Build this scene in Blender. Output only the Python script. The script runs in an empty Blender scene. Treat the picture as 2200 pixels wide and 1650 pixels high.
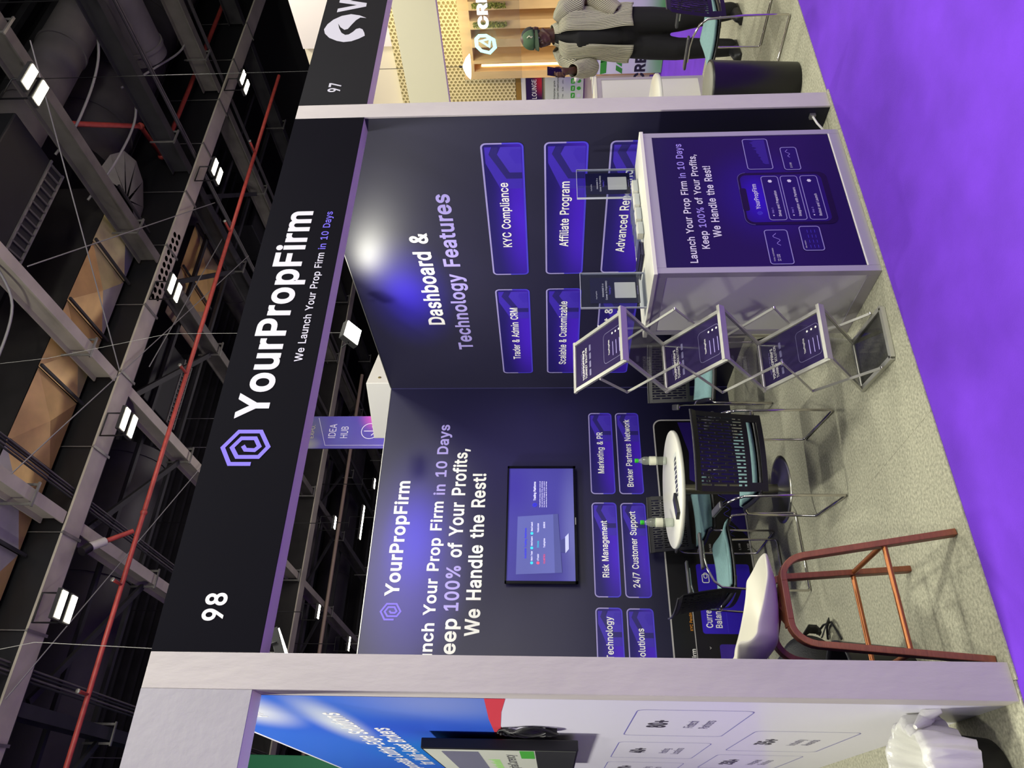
import bpy, bmesh, math, random
from mathutils import Vector, Matrix
from mathutils.geometry import tessellate_polygon
random.seed(7)
SC = bpy.context.scene
COL = SC.collection
PI = math.pi

# ------------------------------------------------------------------ camera
CAM = Vector((-0.5965, -2.7484, 1.5589))
yaw, pitch, roll = 0.5635, 0.0517, -0.0061
cy, sy, cp, sp = math.cos(yaw), math.sin(yaw), math.cos(pitch), math.sin(pitch)
fwd = Vector((sy*cp, cy*cp, sp)); rgt = Vector((cy, -sy, 0)); upv = rgt.cross(fwd)
r2 = math.cos(roll)*rgt + math.sin(roll)*upv
u2 = -math.sin(roll)*rgt + math.cos(roll)*upv
cd = bpy.data.cameras.new('camera'); cam = bpy.data.objects.new('camera', cd); COL.objects.link(cam)
M = Matrix.Identity(4)                     # the photograph is stored on its side: image right = world down
for i, v in enumerate((-u2, r2, -fwd)):
    M[0][i], M[1][i], M[2][i] = v
M.translation = CAM
cam.matrix_world = M
cd.sensor_fit = 'HORIZONTAL'; cd.sensor_width = 36; cd.lens = 36*1602.95/2200
cd.clip_start = 0.05; cd.clip_end = 200
SC.camera = cam

# ------------------------------------------------------------------ world, exposure
wd = bpy.data.worlds.new('world'); SC.world = wd; wd.use_nodes = True
wd.node_tree.nodes['Background'].inputs[0].default_value = (0.80, 0.82, 0.90, 1)
wd.node_tree.nodes['Background'].inputs[1].default_value = 0.42
vs = SC.view_settings
vs.view_transform = 'Standard'; vs.look = 'None'; vs.gamma = 1; vs.use_curve_mapping = False; vs.exposure = -0.58
SC.cycles.max_bounces = 8; SC.cycles.diffuse_bounces = 4; SC.cycles.glossy_bounces = 4
SC.cycles.transmission_bounces = 8; SC.cycles.transparent_max_bounces = 16
SC.cycles.caustics_reflective = False; SC.cycles.caustics_refractive = False
SC.cycles.sample_clamp_indirect = 4.0

# ------------------------------------------------------------------ hall floodlights over the aisle, plus added fill lights
def area(name, loc, aim, power, size, color=(1, .985, .86), spread=180):
    l = bpy.data.lights.new(name, 'AREA'); l.shape = 'DISK'; l.size = size; l.energy = power; l.color = color
    l.spread = math.radians(spread)
    o = bpy.data.objects.new(name, l); COL.objects.link(o); o.location = loc
    d = Vector(aim) - Vector(loc); o.rotation_euler = d.to_track_quat('-Z', 'Y').to_euler()
    return o
area('hall_flood_and_fill', (1.6, -1.9, 6.9), (1.6, 0.6, 0), 250, .55)
area('hall_flood_and_fill', (4.7, -6.2, 4.85), (2.0, 1.5, 1.6), 250, .8)
area('hall_flood_and_fill', (-2.6, -4.4, 6.9), (0.4, 0, 0.5), 230, .7)
area('hall_flood_and_fill', (5.2, -1.2, 6.6), (4.6, 1.2, 0), 180, .6)
area('hall_flood_and_fill', (3.2, 3.6, 6.8), (2.6, 2.6, 0), 160, .6)
area('hall_flood_and_fill', (8.6, 1.8, 6.9), (8.8, 2.8, 0), 230, .7)
area('hall_flood_and_fill', (-3.4, .6, 5.6), (-.2, 1.2, 1.2), 520, .7)  # fill lamp added to brighten the left neighbour's printed wall
area('ceiling_fill_light', (2.5, -8.0, 4.2), (4.0, 4.0, 9.0), 420, 3.0, (1, .96, .86))  # added upward fill for the roof, no such lamp in the hall
area('ceiling_fill_light', (6.5, 9.5, 3.6), (6.5, 12.0, 9.0), 190, 3.0, (1, .94, .84))  # second added fill, brightens the far roof

# ------------------------------------------------------------------ materials (procedural)
def lin(h):
    h = h.lstrip('#'); c = [int(h[i:i+2], 16)/255 for i in (0, 2, 4)]
    return tuple((x/12.92 if x <= .04045 else ((x+.055)/1.055)**2.4) for x in c) + (1,)
MATS = {}
def mat(name, col, rough=.5, metal=0., noise=0., nscale=8., bump=0., bscale=60., emit=0., spec=None, trans=0., coat=0., stretch=None, col2=None):
    if name in MATS: return MATS[name]
    m = bpy.data.materials.new(name); m.use_nodes = True; nt = m.node_tree; b = nt.nodes['Principled BSDF']
    c = lin(col); b.inputs['Base Color'].default_value = c
    b.inputs['Roughness'].default_value = rough; b.inputs['Metallic'].default_value = metal
    if spec is not None: b.inputs['Specular IOR Level'].default_value = spec
    if trans: b.inputs['Transmission Weight'].default_value = trans
    if coat: b.inputs['Coat Weight'].default_value = coat; b.inputs['Coat Roughness'].default_value = .12
    if emit:
        b.inputs['Emission Color'].default_value = c; b.inputs['Emission Strength'].default_value = emit
    if noise or bump:
        tc = nt.nodes.new('ShaderNodeTexCoord'); mp = nt.nodes.new('ShaderNodeMapping')
        nt.links.new(tc.outputs['Object'], mp.inputs['Vector'])
        if stretch: mp.inputs['Scale'].default_value = stretch
    if noise:
        n = nt.nodes.new('ShaderNodeTexNoise'); n.inputs['Scale'].default_value = nscale; n.inputs['Detail'].default_value = 6
        nt.links.new(mp.outputs[0], n.inputs['Vector'])
        r = nt.nodes.new('ShaderNodeValToRGB')
        lo = tuple(max(0, x*(1-noise)) for x in c[:3]) + (1,); hi = tuple(min(1, x*(1+noise)) for x in c[:3]) + (1,)
        if col2: hi = lin(col2)
        r.color_ramp.elements[0].color = lo; r.color_ramp.elements[1].color = hi
        r.color_ramp.elements[0].position = .3; r.color_ramp.elements[1].position = .7
        nt.links.new(n.outputs['Fac'], r.inputs[0]); nt.links.new(r.outputs[0], b.inputs['Base Color'])
    if bump:
        n2 = nt.nodes.new('ShaderNodeTexNoise'); n2.inputs['Scale'].default_value = bscale; n2.inputs['Detail'].default_value = 4
        nt.links.new(mp.outputs[0], n2.inputs['Vector'])
        bp = nt.nodes.new('ShaderNodeBump'); bp.inputs['Strength'].default_value = bump; bp.inputs['Distance'].default_value = .01
        nt.links.new(n2.outputs['Fac'], bp.inputs['Height']); nt.links.new(bp.outputs[0], b.inputs['Normal'])
    MATS[name] = m
    return m

def grad_mat(name, base, blobs, rough=.3, coord='Object', bump=0., lower=None, emit=0., spec=.5):
    """printed graphic: base colour plus soft printed blobs (x,y,z,rx,ry,rz,colour,strength) in the object's own coordinates"""
    m = bpy.data.materials.new(name); m.use_nodes = True; nt = m.node_tree; b = nt.nodes['Principled BSDF']
    b.inputs['Roughness'].default_value = rough; b.inputs['Specular IOR Level'].default_value = spec
    tc = nt.nodes.new('ShaderNodeTexCoord'); cur = nt.nodes.new('ShaderNodeRGB'); cur.outputs[0].default_value = lin(base)
    out = cur.outputs[0]
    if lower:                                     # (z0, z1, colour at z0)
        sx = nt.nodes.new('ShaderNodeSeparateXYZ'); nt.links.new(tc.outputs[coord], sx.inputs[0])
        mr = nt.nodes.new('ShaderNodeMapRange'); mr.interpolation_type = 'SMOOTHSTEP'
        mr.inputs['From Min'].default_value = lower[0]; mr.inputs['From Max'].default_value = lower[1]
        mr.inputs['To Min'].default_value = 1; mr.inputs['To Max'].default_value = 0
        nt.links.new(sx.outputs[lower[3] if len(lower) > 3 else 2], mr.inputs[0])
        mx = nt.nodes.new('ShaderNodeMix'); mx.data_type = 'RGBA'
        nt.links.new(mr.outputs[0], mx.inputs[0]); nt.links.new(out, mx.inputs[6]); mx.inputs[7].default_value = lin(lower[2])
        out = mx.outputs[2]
    for (x, y, z, rx, ry, rz, colr, st) in blobs:
        mp = nt.nodes.new('ShaderNodeMapping'); mp.vector_type = 'POINT'
        mp.inputs['Location'].default_value = (-x/rx, -y/ry, -z/rz); mp.inputs['Scale'].default_value = (1/rx, 1/ry, 1/rz)
        nt.links.new(tc.outputs[coord], mp.inputs[0])
        ln = nt.nodes.new('ShaderNodeVectorMath'); ln.operation = 'LENGTH'; nt.links.new(mp.outputs[0], ln.inputs[0])
        mr = nt.nodes.new('ShaderNodeMapRange'); mr.interpolation_type = 'SMOOTHSTEP'
        mr.inputs['From Min'].default_value = 0; mr.inputs['From Max'].default_value = 1
        mr.inputs['To Min'].default_value = st; mr.inputs['To Max'].default_value = 0
        nt.links.new(ln.outputs['Value'], mr.inputs[0])
        mx = nt.nodes.new('ShaderNodeMix'); mx.data_type = 'RGBA'
        nt.links.new(mr.outputs[0], mx.inputs[0]); nt.links.new(out, mx.inputs[6]); mx.inputs[7].default_value = lin(colr)
        out = mx.outputs[2]
    nt.links.new(out, b.inputs['Base Color'])
    if emit:
        nt.links.new(out, b.inputs['Emission Color']); b.inputs['Emission Strength'].default_value = emit
    if bump:
        n2 = nt.nodes.new('ShaderNodeTexNoise'); n2.inputs['Scale'].default_value = 2.2; n2.inputs['Detail'].default_value = 2
        nt.links.new(tc.outputs['Object'], n2.inputs['Vector'])
        bp = nt.nodes.new('ShaderNodeBump'); bp.inputs['Strength'].default_value = bump; bp.inputs['Distance'].default_value = .02
        nt.links.new(n2.outputs['Fac'], bp.inputs['Height']); nt.links.new(bp.outputs[0], b.inputs['Normal'])
    MATS[name] = m
    return m

def clear(name, tint='#ffffff', gloss=.10, rough=.02, body=0., bodycol='#ffffff'):
    """thin clear plastic or glass: see-through with a fresnel sheen"""
    m = bpy.data.materials.new(name); m.use_nodes = True; nt = m.node_tree; nt.nodes.remove(nt.nodes['Principled BSDF']); out = nt.nodes['Material Output']
    t = nt.nodes.new('ShaderNodeBsdfTransparent'); t.inputs[0].default_value = lin(tint)
    g = nt.nodes.new('ShaderNodeBsdfGlossy'); g.inputs['Roughness'].default_value = rough
    lw = nt.nodes.new('ShaderNodeLayerWeight'); lw.inputs[0].default_value = .5; fr = nt.nodes.new('ShaderNodeMath'); fr.operation = 'POWER'; fr.inputs[1].default_value = 5.0; nt.links.new(lw.outputs['Facing'], fr.inputs[0])
    ad = nt.nodes.new('ShaderNodeMath'); ad.operation = 'ADD'; ad.use_clamp = True; ad.inputs[1].default_value = gloss; nt.links.new(fr.outputs[0], ad.inputs[0])
    mx = nt.nodes.new('ShaderNodeMixShader'); nt.links.new(ad.outputs[0], mx.inputs[0]); nt.links.new(t.outputs[0], mx.inputs[1]); nt.links.new(g.outputs[0], mx.inputs[2])
    last = mx
    if body:
        d = nt.nodes.new('ShaderNodeBsdfDiffuse'); d.inputs[0].default_value = lin(bodycol)
        m2 = nt.nodes.new('ShaderNodeMixShader'); m2.inputs[0].default_value = body; nt.links.new(mx.outputs[0], m2.inputs[1]); nt.links.new(d.outputs[0], m2.inputs[2]); last = m2
    nt.links.new(last.outputs[0], out.inputs[0]); MATS[name] = m
    return m

# ------------------------------------------------------------------ objects
def tag(o, label=None, cat=None, group=None, kind=None):
    if label: o['label'] = label
    if cat: o['category'] = cat
    if group: o['group'] = group
    if kind: o['kind'] = kind
    return o
def empty(name, loc=(0, 0, 0), rz=0., label=None, cat=None, group=None, kind=None):
    o = bpy.data.objects.new(name, None); COL.objects.link(o); o.location = loc; o.rotation_euler = (0, 0, rz)
    o.empty_display_size = .1
    return tag(o, label, cat, group, kind)
def copy_tree(o, parent=None):
    c = o.copy(); COL.objects.link(c); c.parent = parent
    for ch in list(o.children): copy_tree(ch, c)
    return c

def gridmesh(name, fn, nu, nv, m, parent, us=1., solid=0.):
    """parametric cloth with a UV map (for woven stripes)"""
    mb = MB(); mb.grid(fn, nu, nv); o = mb.build(name, m, parent); me = o.data
    uv = me.uv_layers.new(name='UVMap')
    for lp in me.loops:
        i = lp.vertex_index; uv.data[lp.index].uv = ((i % (nu+1))/nu*us, (i//(nu+1))/nv)
    if solid:
        md = o.modifiers.new('t', 'SOLIDIFY'); md.thickness = solid
    return o
class MB:
    def __init__(s): s.v = []; s.f = []; s.sm = []
    def add(s, vs, fs, smooth=False):
        n = len(s.v); s.v += [tuple(v) for v in vs]; s.f += [tuple(i+n for i in f) for f in fs]; s.sm += [smooth]*len(fs)
        return s
    def box(s, x0, x1, y0, y1, z0, z1, M=None):
        vs = [Vector((x, y, z)) for z in (z0, z1) for y in (y0, y1) for x in (x0, x1)]
        if M: vs = [M @ v for v in vs]
        return s.add(vs, [(0, 2, 3, 1), (4, 5, 7, 6), (0, 1, 5, 4), (2, 6, 7, 3), (0, 4, 6, 2), (1, 3, 7, 5)])
    def bar(s, a, b, w, h, up=(0, 0, 1)):
        a = Vector(a); b = Vector(b); d = b-a; L = d.length; d.normalize(); up = Vector(up)
        if abs(d.dot(up)) > .98: up = Vector((0, 1, 0)) if abs(d.y) < .9 else Vector((1, 0, 0))
        x = d.cross(up).normalized(); y = x.cross(d)
        vs = []
        for p in (a, b):
            for sx, sy_ in ((-1, -1), (1, -1), (1, 1), (-1, 1)): vs.append(p + x*sx*w/2 + y*sy_*h/2)
        return s.add(vs, [(3, 2, 1, 0), (4, 5, 6, 7), (0, 1, 5, 4), (1, 2, 6, 5), (2, 3, 7, 6), (3, 0, 4, 7)])
    def tube(s, pts, r, n=8, closed=False, rs=None, flat=1.0):
        pts = [Vector(p) for p in pts]; m = len(pts); rings = []
        prev = None
        for i, p in enumerate(pts):
            if closed: t = (pts[(i+1) % m]-pts[i-1]).normalized()
            elif i == 0: t = (pts[1]-p).normalized()
            elif i == m-1: t = (p-pts[i-1]).normalized()
            else: t = ((pts[i+1]-p).normalized()+(p-pts[i-1]).normalized()).normalized()
            if prev is None:
                a = Vector((0, 0, 1)) if abs(t.z) < .9 else Vector((1, 0, 0))
                x = t.cross(a).normalized()
            else:
                x = (prev - t*prev.dot(t)).normalized()
            prev = x; y = t.cross(x)
            rr = rs[i] if rs else r
            rings.append([p + x*math.cos(2*PI*k/n)*rr + y*math.sin(2*PI*k/n)*rr*flat for k in range(n)])
        vs = [v for rg in rings for v in rg]; fs = []
        for i in range(m-(0 if closed else 1)):
            j = (i+1) % m
            for k in range(n):
                l = (k+1) % n; fs.append((i*n+k, i*n+l, j*n+l, j*n+k))
        s.add(vs, fs, True)
        if not closed:
            s.add(rings[0], [tuple(range(n-1, -1, -1))]); s.add(rings[-1], [tuple(range(n))])
        return s
    def lathe(s, prof, c=(0, 0, 0), n=24, smooth=True, axis='z', sx=1., sy=1.):
        c = Vector(c); vs = []
        for (r, h) in prof:
            for k in range(n):
                a = 2*PI*k/n; x, y = r*math.cos(a)*sx, r*math.sin(a)*sy
                vs.append(c+(Vector((x, y, h)) if axis == 'z' else Vector((x, h, y)) if axis == 'y' else Vector((h, x, y))))
        fs = []
        for i in range(len(prof)-1):
            for k in range(n):
                l = (k+1) % n; fs.append((i*n+k, i*n+l, (i+1)*n+l, (i+1)*n+k))
        s.add(vs, fs, smooth)
        if prof[0][0] > 1e-5: s.add(vs[:n], [tuple(range(n-1, -1, -1))])
        if prof[-1][0] > 1e-5: s.add(vs[-n:], [tuple(range(n))])
        return s
    def prism(s, poly, o, ux, uy, n, d):
        """flat polygon (list of 2-D points) on a frame, extruded by d along n"""
        o, ux, uy, n = map(Vector, (o, ux, uy, n)); P = [o+ux*a+uy*b for a, b in poly]; m = len(P)
        tris = tessellate_polygon([[Vector((a, b, 0)) for a, b in poly]])
        s.add([p+n*d for p in P], [tuple(t) for t in tris])
        if d:
            s.add(P, [tuple(reversed(t)) for t in tris])
            s.add(P+[p+n*d for p in P], [(i, (i+1) % m, m+(i+1) % m, m+i) for i in range(m)])
        return s
    def grid(s, fn, nu, nv, smooth=True):
        vs = [fn(i/nu, j/nv) for j in range(nv+1) for i in range(nu+1)]
        fs = [(j*(nu+1)+i, j*(nu+1)+i+1, (j+1)*(nu+1)+i+1, (j+1)*(nu+1)+i) for j in range(nv) for i in range(nu)]
        return s.add(vs, fs, smooth)
    def build(s, name, m, parent=None, loc=None, bevel=0., solid=0., merge=False, subsurf=0, **kw):
        me = bpy.data.meshes.new(name); me.from_pydata(s.v, [], s.f)
        me.polygons.foreach_set('use_smooth', s.sm)
        bm = bmesh.new(); bm.from_mesh(me)
        if merge or solid or bevel or subsurf: bmesh.ops.remove_doubles(bm, verts=bm.verts, dist=1e-5)
        bmesh.ops.recalc_face_normals(bm, faces=bm.faces)
        if solid:
            bmesh.ops.solidify(bm, geom=bm.faces[:], thickness=solid)
        bm.to_mesh(me); bm.free(); me.update()
        o = bpy.data.objects.new(name, me); COL.objects.link(o)
        if m: me.materials.append(m)
        if parent: o.parent = parent
        if loc: o.location = loc
        if bevel:
            md = o.modifiers.new('b', 'BEVEL'); md.width = bevel; md.segments = 2; md.limit_method = 'ANGLE'; md.harden_normals = False
        if subsurf:
            md = o.modifiers.new('s', 'SUBSURF'); md.levels = subsurf; md.render_levels = subsurf
        tag(o, kw.get('label'), kw.get('cat'), kw.get('group'), kw.get('kind'))
        return o

class Frame:
    def __init__(s, o, ux, uy):
        s.o = Vector(o); s.ux = Vector(ux).normalized(); s.uy = Vector(uy).normalized(); s.n = s.ux.cross(s.uy)
    def P(s, a, b, c=0.): return s.o + s.ux*a + s.uy*b + s.n*c
def rrect(a0, a1, b0, b1, r, k=5):
    out = []
    for (cx, cy_, s0) in ((a1-r, b1-r, 0), (a0+r, b1-r, 1), (a0+r, b0+r, 2), (a1-r, b0+r, 3)):
        for i in range(k+1):
            t = (s0+i/k)*PI/2; out.append((cx+r*math.cos(t), cy_+r*math.sin(t)))
    return out
def flat(F, poly, c, name, m, parent, th=0.0, **kw):
    mb = MB(); mb.prism(poly, F.P(0, 0, c), F.ux, F.uy, F.n, th)
    return mb.build(name, m, parent, **kw)
def outline(F, poly, w, c, name, m, parent, closed=True, **kw):
    """thin printed line following a polyline, width w"""
    mb = MB(); n = len(poly); L = []; R = []
    for i in range(n):
        p = Vector(poly[i]); a = Vector(poly[i-1]) if (closed or i) else None; b = Vector(poly[(i+1) % n]) if (closed or i < n-1) else None
        d1 = (p-a).normalized() if a is not None else (b-p).normalized()
        d2 = (b-p).normalized() if b is not None else d1
        t = d1+d2
        t = t.normalized() if t.length > 1e-6 else d1
        nn = Vector((-t.y, t.x)); k = 1/max(.45, nn.dot(Vector((-d2.y, d2.x))))
        L.append(p+nn*w/2*k); R.append(p-nn*w/2*k)
    vs = [F.P(q.x, q.y, c) for q in L]+[F.P(q.x, q.y, c) for q in R]
    fs = [(i, (i+1) % n, n+(i+1) % n, n+i) for i in range(n if closed else n-1)]
    mb.add(vs, fs)
    return mb.build(name, m, parent, **kw)

# letter outlines: character code, advance, then contours as x,y pairs in thousandths of the size
GLYPHS = [
[65,480,[201,509,16,0,86,1,135,142,344,142,394,1,463,0,276,508],[238,456,276,336,323,199,155,199,194,312]],
[66,456,[60,509,60,0,250,0,302,4,344,18,376,38,400,67,413,100,418,134,414,175,402,203,386,226,363,245,339,257,315,262,316,268,356,286,374,303,387,320,395,344,398,376,394,410,381,442,357,470,329,491,290,504,243,509],[125,231,250,231,279,228,306,218,329,201,342,184,352,161,355,136,349,105,329,80,296,63,247,57,125,57],[125,285,125,452,242,452,283,446,314,428,330,403,336,370,333,348,324,328,307,308,287,296,262,288,240,285]],
[67,510,[373,19,402,38,432,67,448,91,462,120,473,160,408,160,389,114,356,80,315,60,268,53,220,60,184,76,155,102,150,106,125,145,109,193,103,252,109,315,125,364,149,402,184,432,225,450,268,456,313,450,356,428,389,395,401,373,408,348,473,348,463,385,448,418,428,445,415,459,402,471,373,490,342,504,306,513,263,516,234,514,206,508,178,498,150,484,126,466,102,443,86,421,70,394,58,364,48,327,42,294,40,259,42,214,48,178,58,144,70,114,86,88,102,65,126,42,150,25,178,10,206,0,234,-5,270,-7,306,-4,340,4]],
[68,502,[60,0,223,0,257,2,292,8,322,17,356,34,376,48,393,63,417,92,432,118,445,146,456,183,460,215,462,251,460,295,456,327,446,361,430,396,400,440,353,478,322,493,295,501,262,507,229,509,60,509],[125,57,125,452,223,452,272,446,320,428,355,398,379,361,394,313,399,258,394,201,379,149,355,111,344,102,318,81,274,64,217,57]],
[69,419,[375,0,375,57,125,57,125,229,355,229,355,286,125,286,125,452,372,452,372,509,60,509,60,0]],
[70,410,[60,0,125,0,125,221,346,221,346,278,125,278,125,452,369,452,369,509,60,509]],
[71,520,[305,513,261,516,232,514,204,508,172,496,149,484,125,466,102,443,85,421,68,392,58,364,47,330,42,295,40,249,42,213,47,178,58,144,68,117,85,88,104,64,125,43,149,25,177,10,205,1,235,-5,271,-7,324,0,377,19,417,48,451,91,472,143,478,198,478,256,283,256,283,199,414,199,409,157,396,123,376,95,345,71,309,57,267,53,226,58,185,76,150,106,125,145,109,193,103,252,109,315,125,364,149,403,183,432,222,450,263,456,315,448,355,428,361,422,387,393,408,349,474,349,465,384,449,416,430,444,423,451,403,469,374,489,340,504]],
[72,517,[60,0,125,0,125,232,392,232,392,0,457,0,457,509,392,509,392,289,125,289,125,509,60,509]],
[73,300,[31,0,269,0,269,57,183,57,183,452,269,452,269,509,31,509,31,452,118,452,118,57,31,57]],
[74,396,[336,509,272,509,272,144,266,104,248,75,218,56,184,50,149,56,121,75,104,104,98,144,98,173,33,173,33,142,36,110,44,81,57,55,76,32,124,3,184,-7,246,3,293,32,313,55,326,81,334,110,336,141]],
[75,467,[449,0,243,288,448,509,364,509,174,303,124,242,125,509,60,509,60,0,125,0,125,167,198,244,372,0]],
[76,393,[60,509,60,0,361,0,361,57,125,57,125,509]],
[77,628,[568,509,476,508,352,186,315,73,278,186,152,508,60,509,60,0,122,0,122,339,120,434,170,292,286,1,342,0,456,292,494,398,506,436,504,337,504,0,568,0]],
[78,523,[60,509,60,0,125,0,125,300,120,430,160,361,201,291,386,1,387,0,463,0,463,509,399,509,399,151,403,76,388,108,362,154,137,508,136,509]],
[79,533,[300,514,263,516,234,514,206,508,178,498,157,488,150,484,126,466,105,445,86,421,70,392,56,359,48,330,42,294,40,259,41,230,42,214,48,178,56,149,66,123,86,88,105,63,126,42,150,25,178,10,206,0,234,-5,263,-7,295,-6,329,1,363,14,384,25,407,41,430,65,448,88,464,116,476,144,486,178,491,213,493,259,491,295,486,330,476,364,464,392,448,421,431,443,406,468,384,484,356,498,335,506],[269,456,310,450,347,434,384,403,408,365,425,314,430,251,425,194,408,145,384,106,347,75,310,59,265,53,223,59,186,75,150,106,125,144,109,193,103,256,109,315,121,352,125,364,150,403,186,434,223,450]],
[80,445,[60,0,125,0,125,186,237,186,289,191,332,207,364,232,390,265,404,304,409,346,404,391,390,430,364,464,332,487,289,503,237,509,60,509],[125,242,125,452,235,452,268,449,297,439,319,422,333,402,342,376,344,345,342,319,334,295,316,270,297,256,266,246,235,242]],
[81,533,[468,-48,404,39,430,65,448,88,464,114,478,151,486,178,491,213,493,259,491,295,486,330,476,364,464,392,450,419,431,443,406,468,384,484,356,498,327,508,300,514,271,516,234,514,199,506,178,498,150,484,126,466,105,445,86,421,70,392,58,364,48,327,42,294,40,259,42,214,48,178,56,149,70,116,78,100,86,88,105,63,126,42,150,25,178,10,206,0,234,-5,271,-7,300,-5,327,0,358,11,401,-48],[265,456,310,450,347,434,384,403,408,365,425,314,430,257,425,194,408,145,384,106,366,90,364,91,313,159,245,159,318,63,308,58,269,53,223,59,186,75,150,106,125,144,121,156,109,193,103,252,109,315,125,364,150,403,186,434,223,450]],
[82,449,[60,509,60,0,125,0,125,198,246,199,352,1,428,0,313,210,333,217,368,242,390,271,405,309,409,350,405,395,390,433,368,463,333,489,287,504,238,509],[125,452,236,452,270,449,298,440,318,426,334,405,342,381,345,354,342,324,334,300,321,283,298,267,270,258,237,255,125,255]],
[83,447,[229,516,179,511,138,498,103,477,75,448,58,413,52,373,60,326,87,288,128,260,187,238,242,223,296,205,316,193,332,178,342,161,346,138,340,112,330,93,310,74,287,60,258,52,222,49,193,52,167,58,142,71,122,89,110,109,104,137,38,137,46,96,64,60,92,30,132,8,171,-4,222,-9,278,-4,323,11,359,33,386,64,403,99,408,137,405,171,396,197,380,218,359,238,312,264,265,279,213,292,170,308,148,319,130,335,119,352,115,375,118,396,129,418,146,436,167,448,193,456,217,458,226,459,267,453,301,438,326,412,337,378,401,378,394,415,377,449,350,477,316,498,307,501,276,511]],
[84,449,[257,0,257,452,417,452,417,509,32,509,32,452,193,452,193,0]],
[85,517,[60,509,60,171,66,124,85,80,115,42,152,16,203,-2,261,-8,315,-2,363,15,402,42,433,80,452,126,457,171,457,509,393,509,393,176,389,144,378,114,355,86,331,68,298,56,257,52,220,56,187,68,161,86,140,114,128,144,124,176,124,509]],
[86,480,[16,509,204,1,278,0,463,509,394,508,278,171,241,52,190,212,84,508]],
[87,686,[670,509,603,509,602,508,510,144,492,64,461,201,380,508,380,509,306,509,214,158,193,61,187,95,164,193,82,508,82,509,16,509,155,0,230,0,230,1,318,320,335,394,343,436,351,390,368,320,454,1,455,0,530,0]],
[88,474,[18,0,91,0,181,127,224,193,237,218,267,166,382,0,456,0,276,263,446,509,374,509,271,360,252,329,238,302,204,361,104,509,29,509,200,260]],
[89,472,[203,0,268,0,268,208,455,509,381,509,380,508,278,342,252,294,237,260,222,293,194,342,92,508,91,509,16,509,203,208]],
[90,438,[40,509,40,452,323,453,268,379,42,46,42,0,399,0,399,57,147,57,114,55,172,134,397,462,397,509]],
[97,389,[337,0,337,253,333,290,322,320,307,342,286,360,239,379,196,384,162,382,134,376,104,364,81,348,57,322,41,291,100,274,119,302,149,322,174,330,199,331,220,329,243,320,255,312,267,297,273,279,276,254,273,243,264,234,235,227,177,220,125,211,79,194,59,180,42,160,34,138,30,110,35,73,48,45,69,21,94,5,125,-5,162,-9,191,-6,215,1,251,24,270,50,272,52,277,52,277,0],[276,190,276,137,272,113,263,93,250,76,228,59,202,49,169,45,130,52,114,61,102,73,94,89,92,106,94,122,102,138,117,150,135,160,174,168,226,175,258,182]],
[98,424,[53,509,53,0,112,0,112,59,118,59,136,33,172,4,198,-5,231,-8,272,-2,313,16,347,46,370,84,385,132,390,186,386,242,370,293,346,331,313,361,274,378,231,384,196,381,171,373,139,348,119,320,114,319,114,509],[218,47,190,50,185,52,162,65,140,87,125,115,118,141,116,153,113,192,116,230,124,258,140,291,161,312,181,322,190,326,221,330,251,326,259,322,279,312,302,289,316,261,324,230,328,186,325,150,318,122,302,89,278,66,254,52]],
[99,396,[305,356,258,378,209,384,159,378,117,360,81,329,56,291,40,244,34,189,40,132,56,85,81,47,117,16,159,-2,205,-8,261,-1,305,20,342,57,354,77,363,102,304,117,292,89,270,66,243,52,208,46,173,51,146,66,124,89,108,117,99,150,96,184,98,215,99,225,108,258,124,287,140,304,146,310,173,325,206,330,242,325,269,312,275,306,290,289,303,262,362,277,340,321]],
[100,424,[372,509,311,509,311,319,305,320,285,348,253,373,229,381,194,384,151,378,112,361,78,331,55,293,38,242,34,186,39,132,55,84,78,46,111,16,153,-2,193,-8,227,-5,252,4,285,30,307,59,313,59,313,0,372,0],[207,47,172,51,146,66,124,88,109,117,99,150,96,186,99,228,106,256,124,290,145,311,172,325,204,330,237,325,262,312,284,290,300,264,302,258,309,230,312,192,309,149,299,115,284,87,262,64,242,54,234,50]],
[101,404,[237,382,203,384,159,378,115,359,80,328,55,290,39,243,34,185,40,132,56,85,81,47,117,16,163,-2,215,-8,250,-5,283,4,311,19,336,41,353,63,365,91,306,105,286,74,254,53,210,46,179,50,151,61,127,81,110,106,100,138,97,169,371,169,371,198,368,243,357,282,341,315,317,343,294,361,266,374],[97,221,99,241,108,269,124,293,146,313,166,323,175,326,203,330,235,326,241,324,262,314,284,293,298,269,307,238,308,222,308,221]],
[102,254,[81,0,142,0,142,327,228,327,228,379,142,379,142,421,145,443,154,459,171,470,197,474,215,472,227,468,243,520,240,522,223,527,185,530,160,527,132,518,114,506,96,486,84,461,81,434,81,379,6,379,6,327,81,327]],
[103,425,[372,379,313,379,313,319,308,319,306,321,286,348,252,374,228,382,200,384,152,378,112,361,79,331,55,293,38,243,34,194,38,139,54,91,82,51,113,27,149,11,197,5,228,8,252,16,286,40,305,67,306,68,311,68,311,-7,304,-45,281,-76,247,-92,209,-97,177,-95,154,-88,127,-70,120,-63,101,-41,51,-69,64,-91,84,-112,105,-127,134,-140,167,-148,209,-151,252,-147,291,-136,312,-124,323,-118,350,-90,367,-54,372,-11],[206,330,237,325,263,312,286,290,300,264,309,232,312,190,309,153,302,126,300,120,286,96,262,74,237,63,203,59,174,62,165,66,145,76,124,97,109,123,99,154,96,196,99,230,109,262,124,290,146,312,152,316,172,325]],
[104,410,[357,0,357,243,353,285,341,321,322,348,295,369,264,380,225,384,187,379,153,362,124,332,114,312,114,509,53,509,53,0,114,0,114,229,117,257,126,282,142,304,161,317,184,326,211,329,248,322,274,303,290,275,296,236,296,0]],
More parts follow.
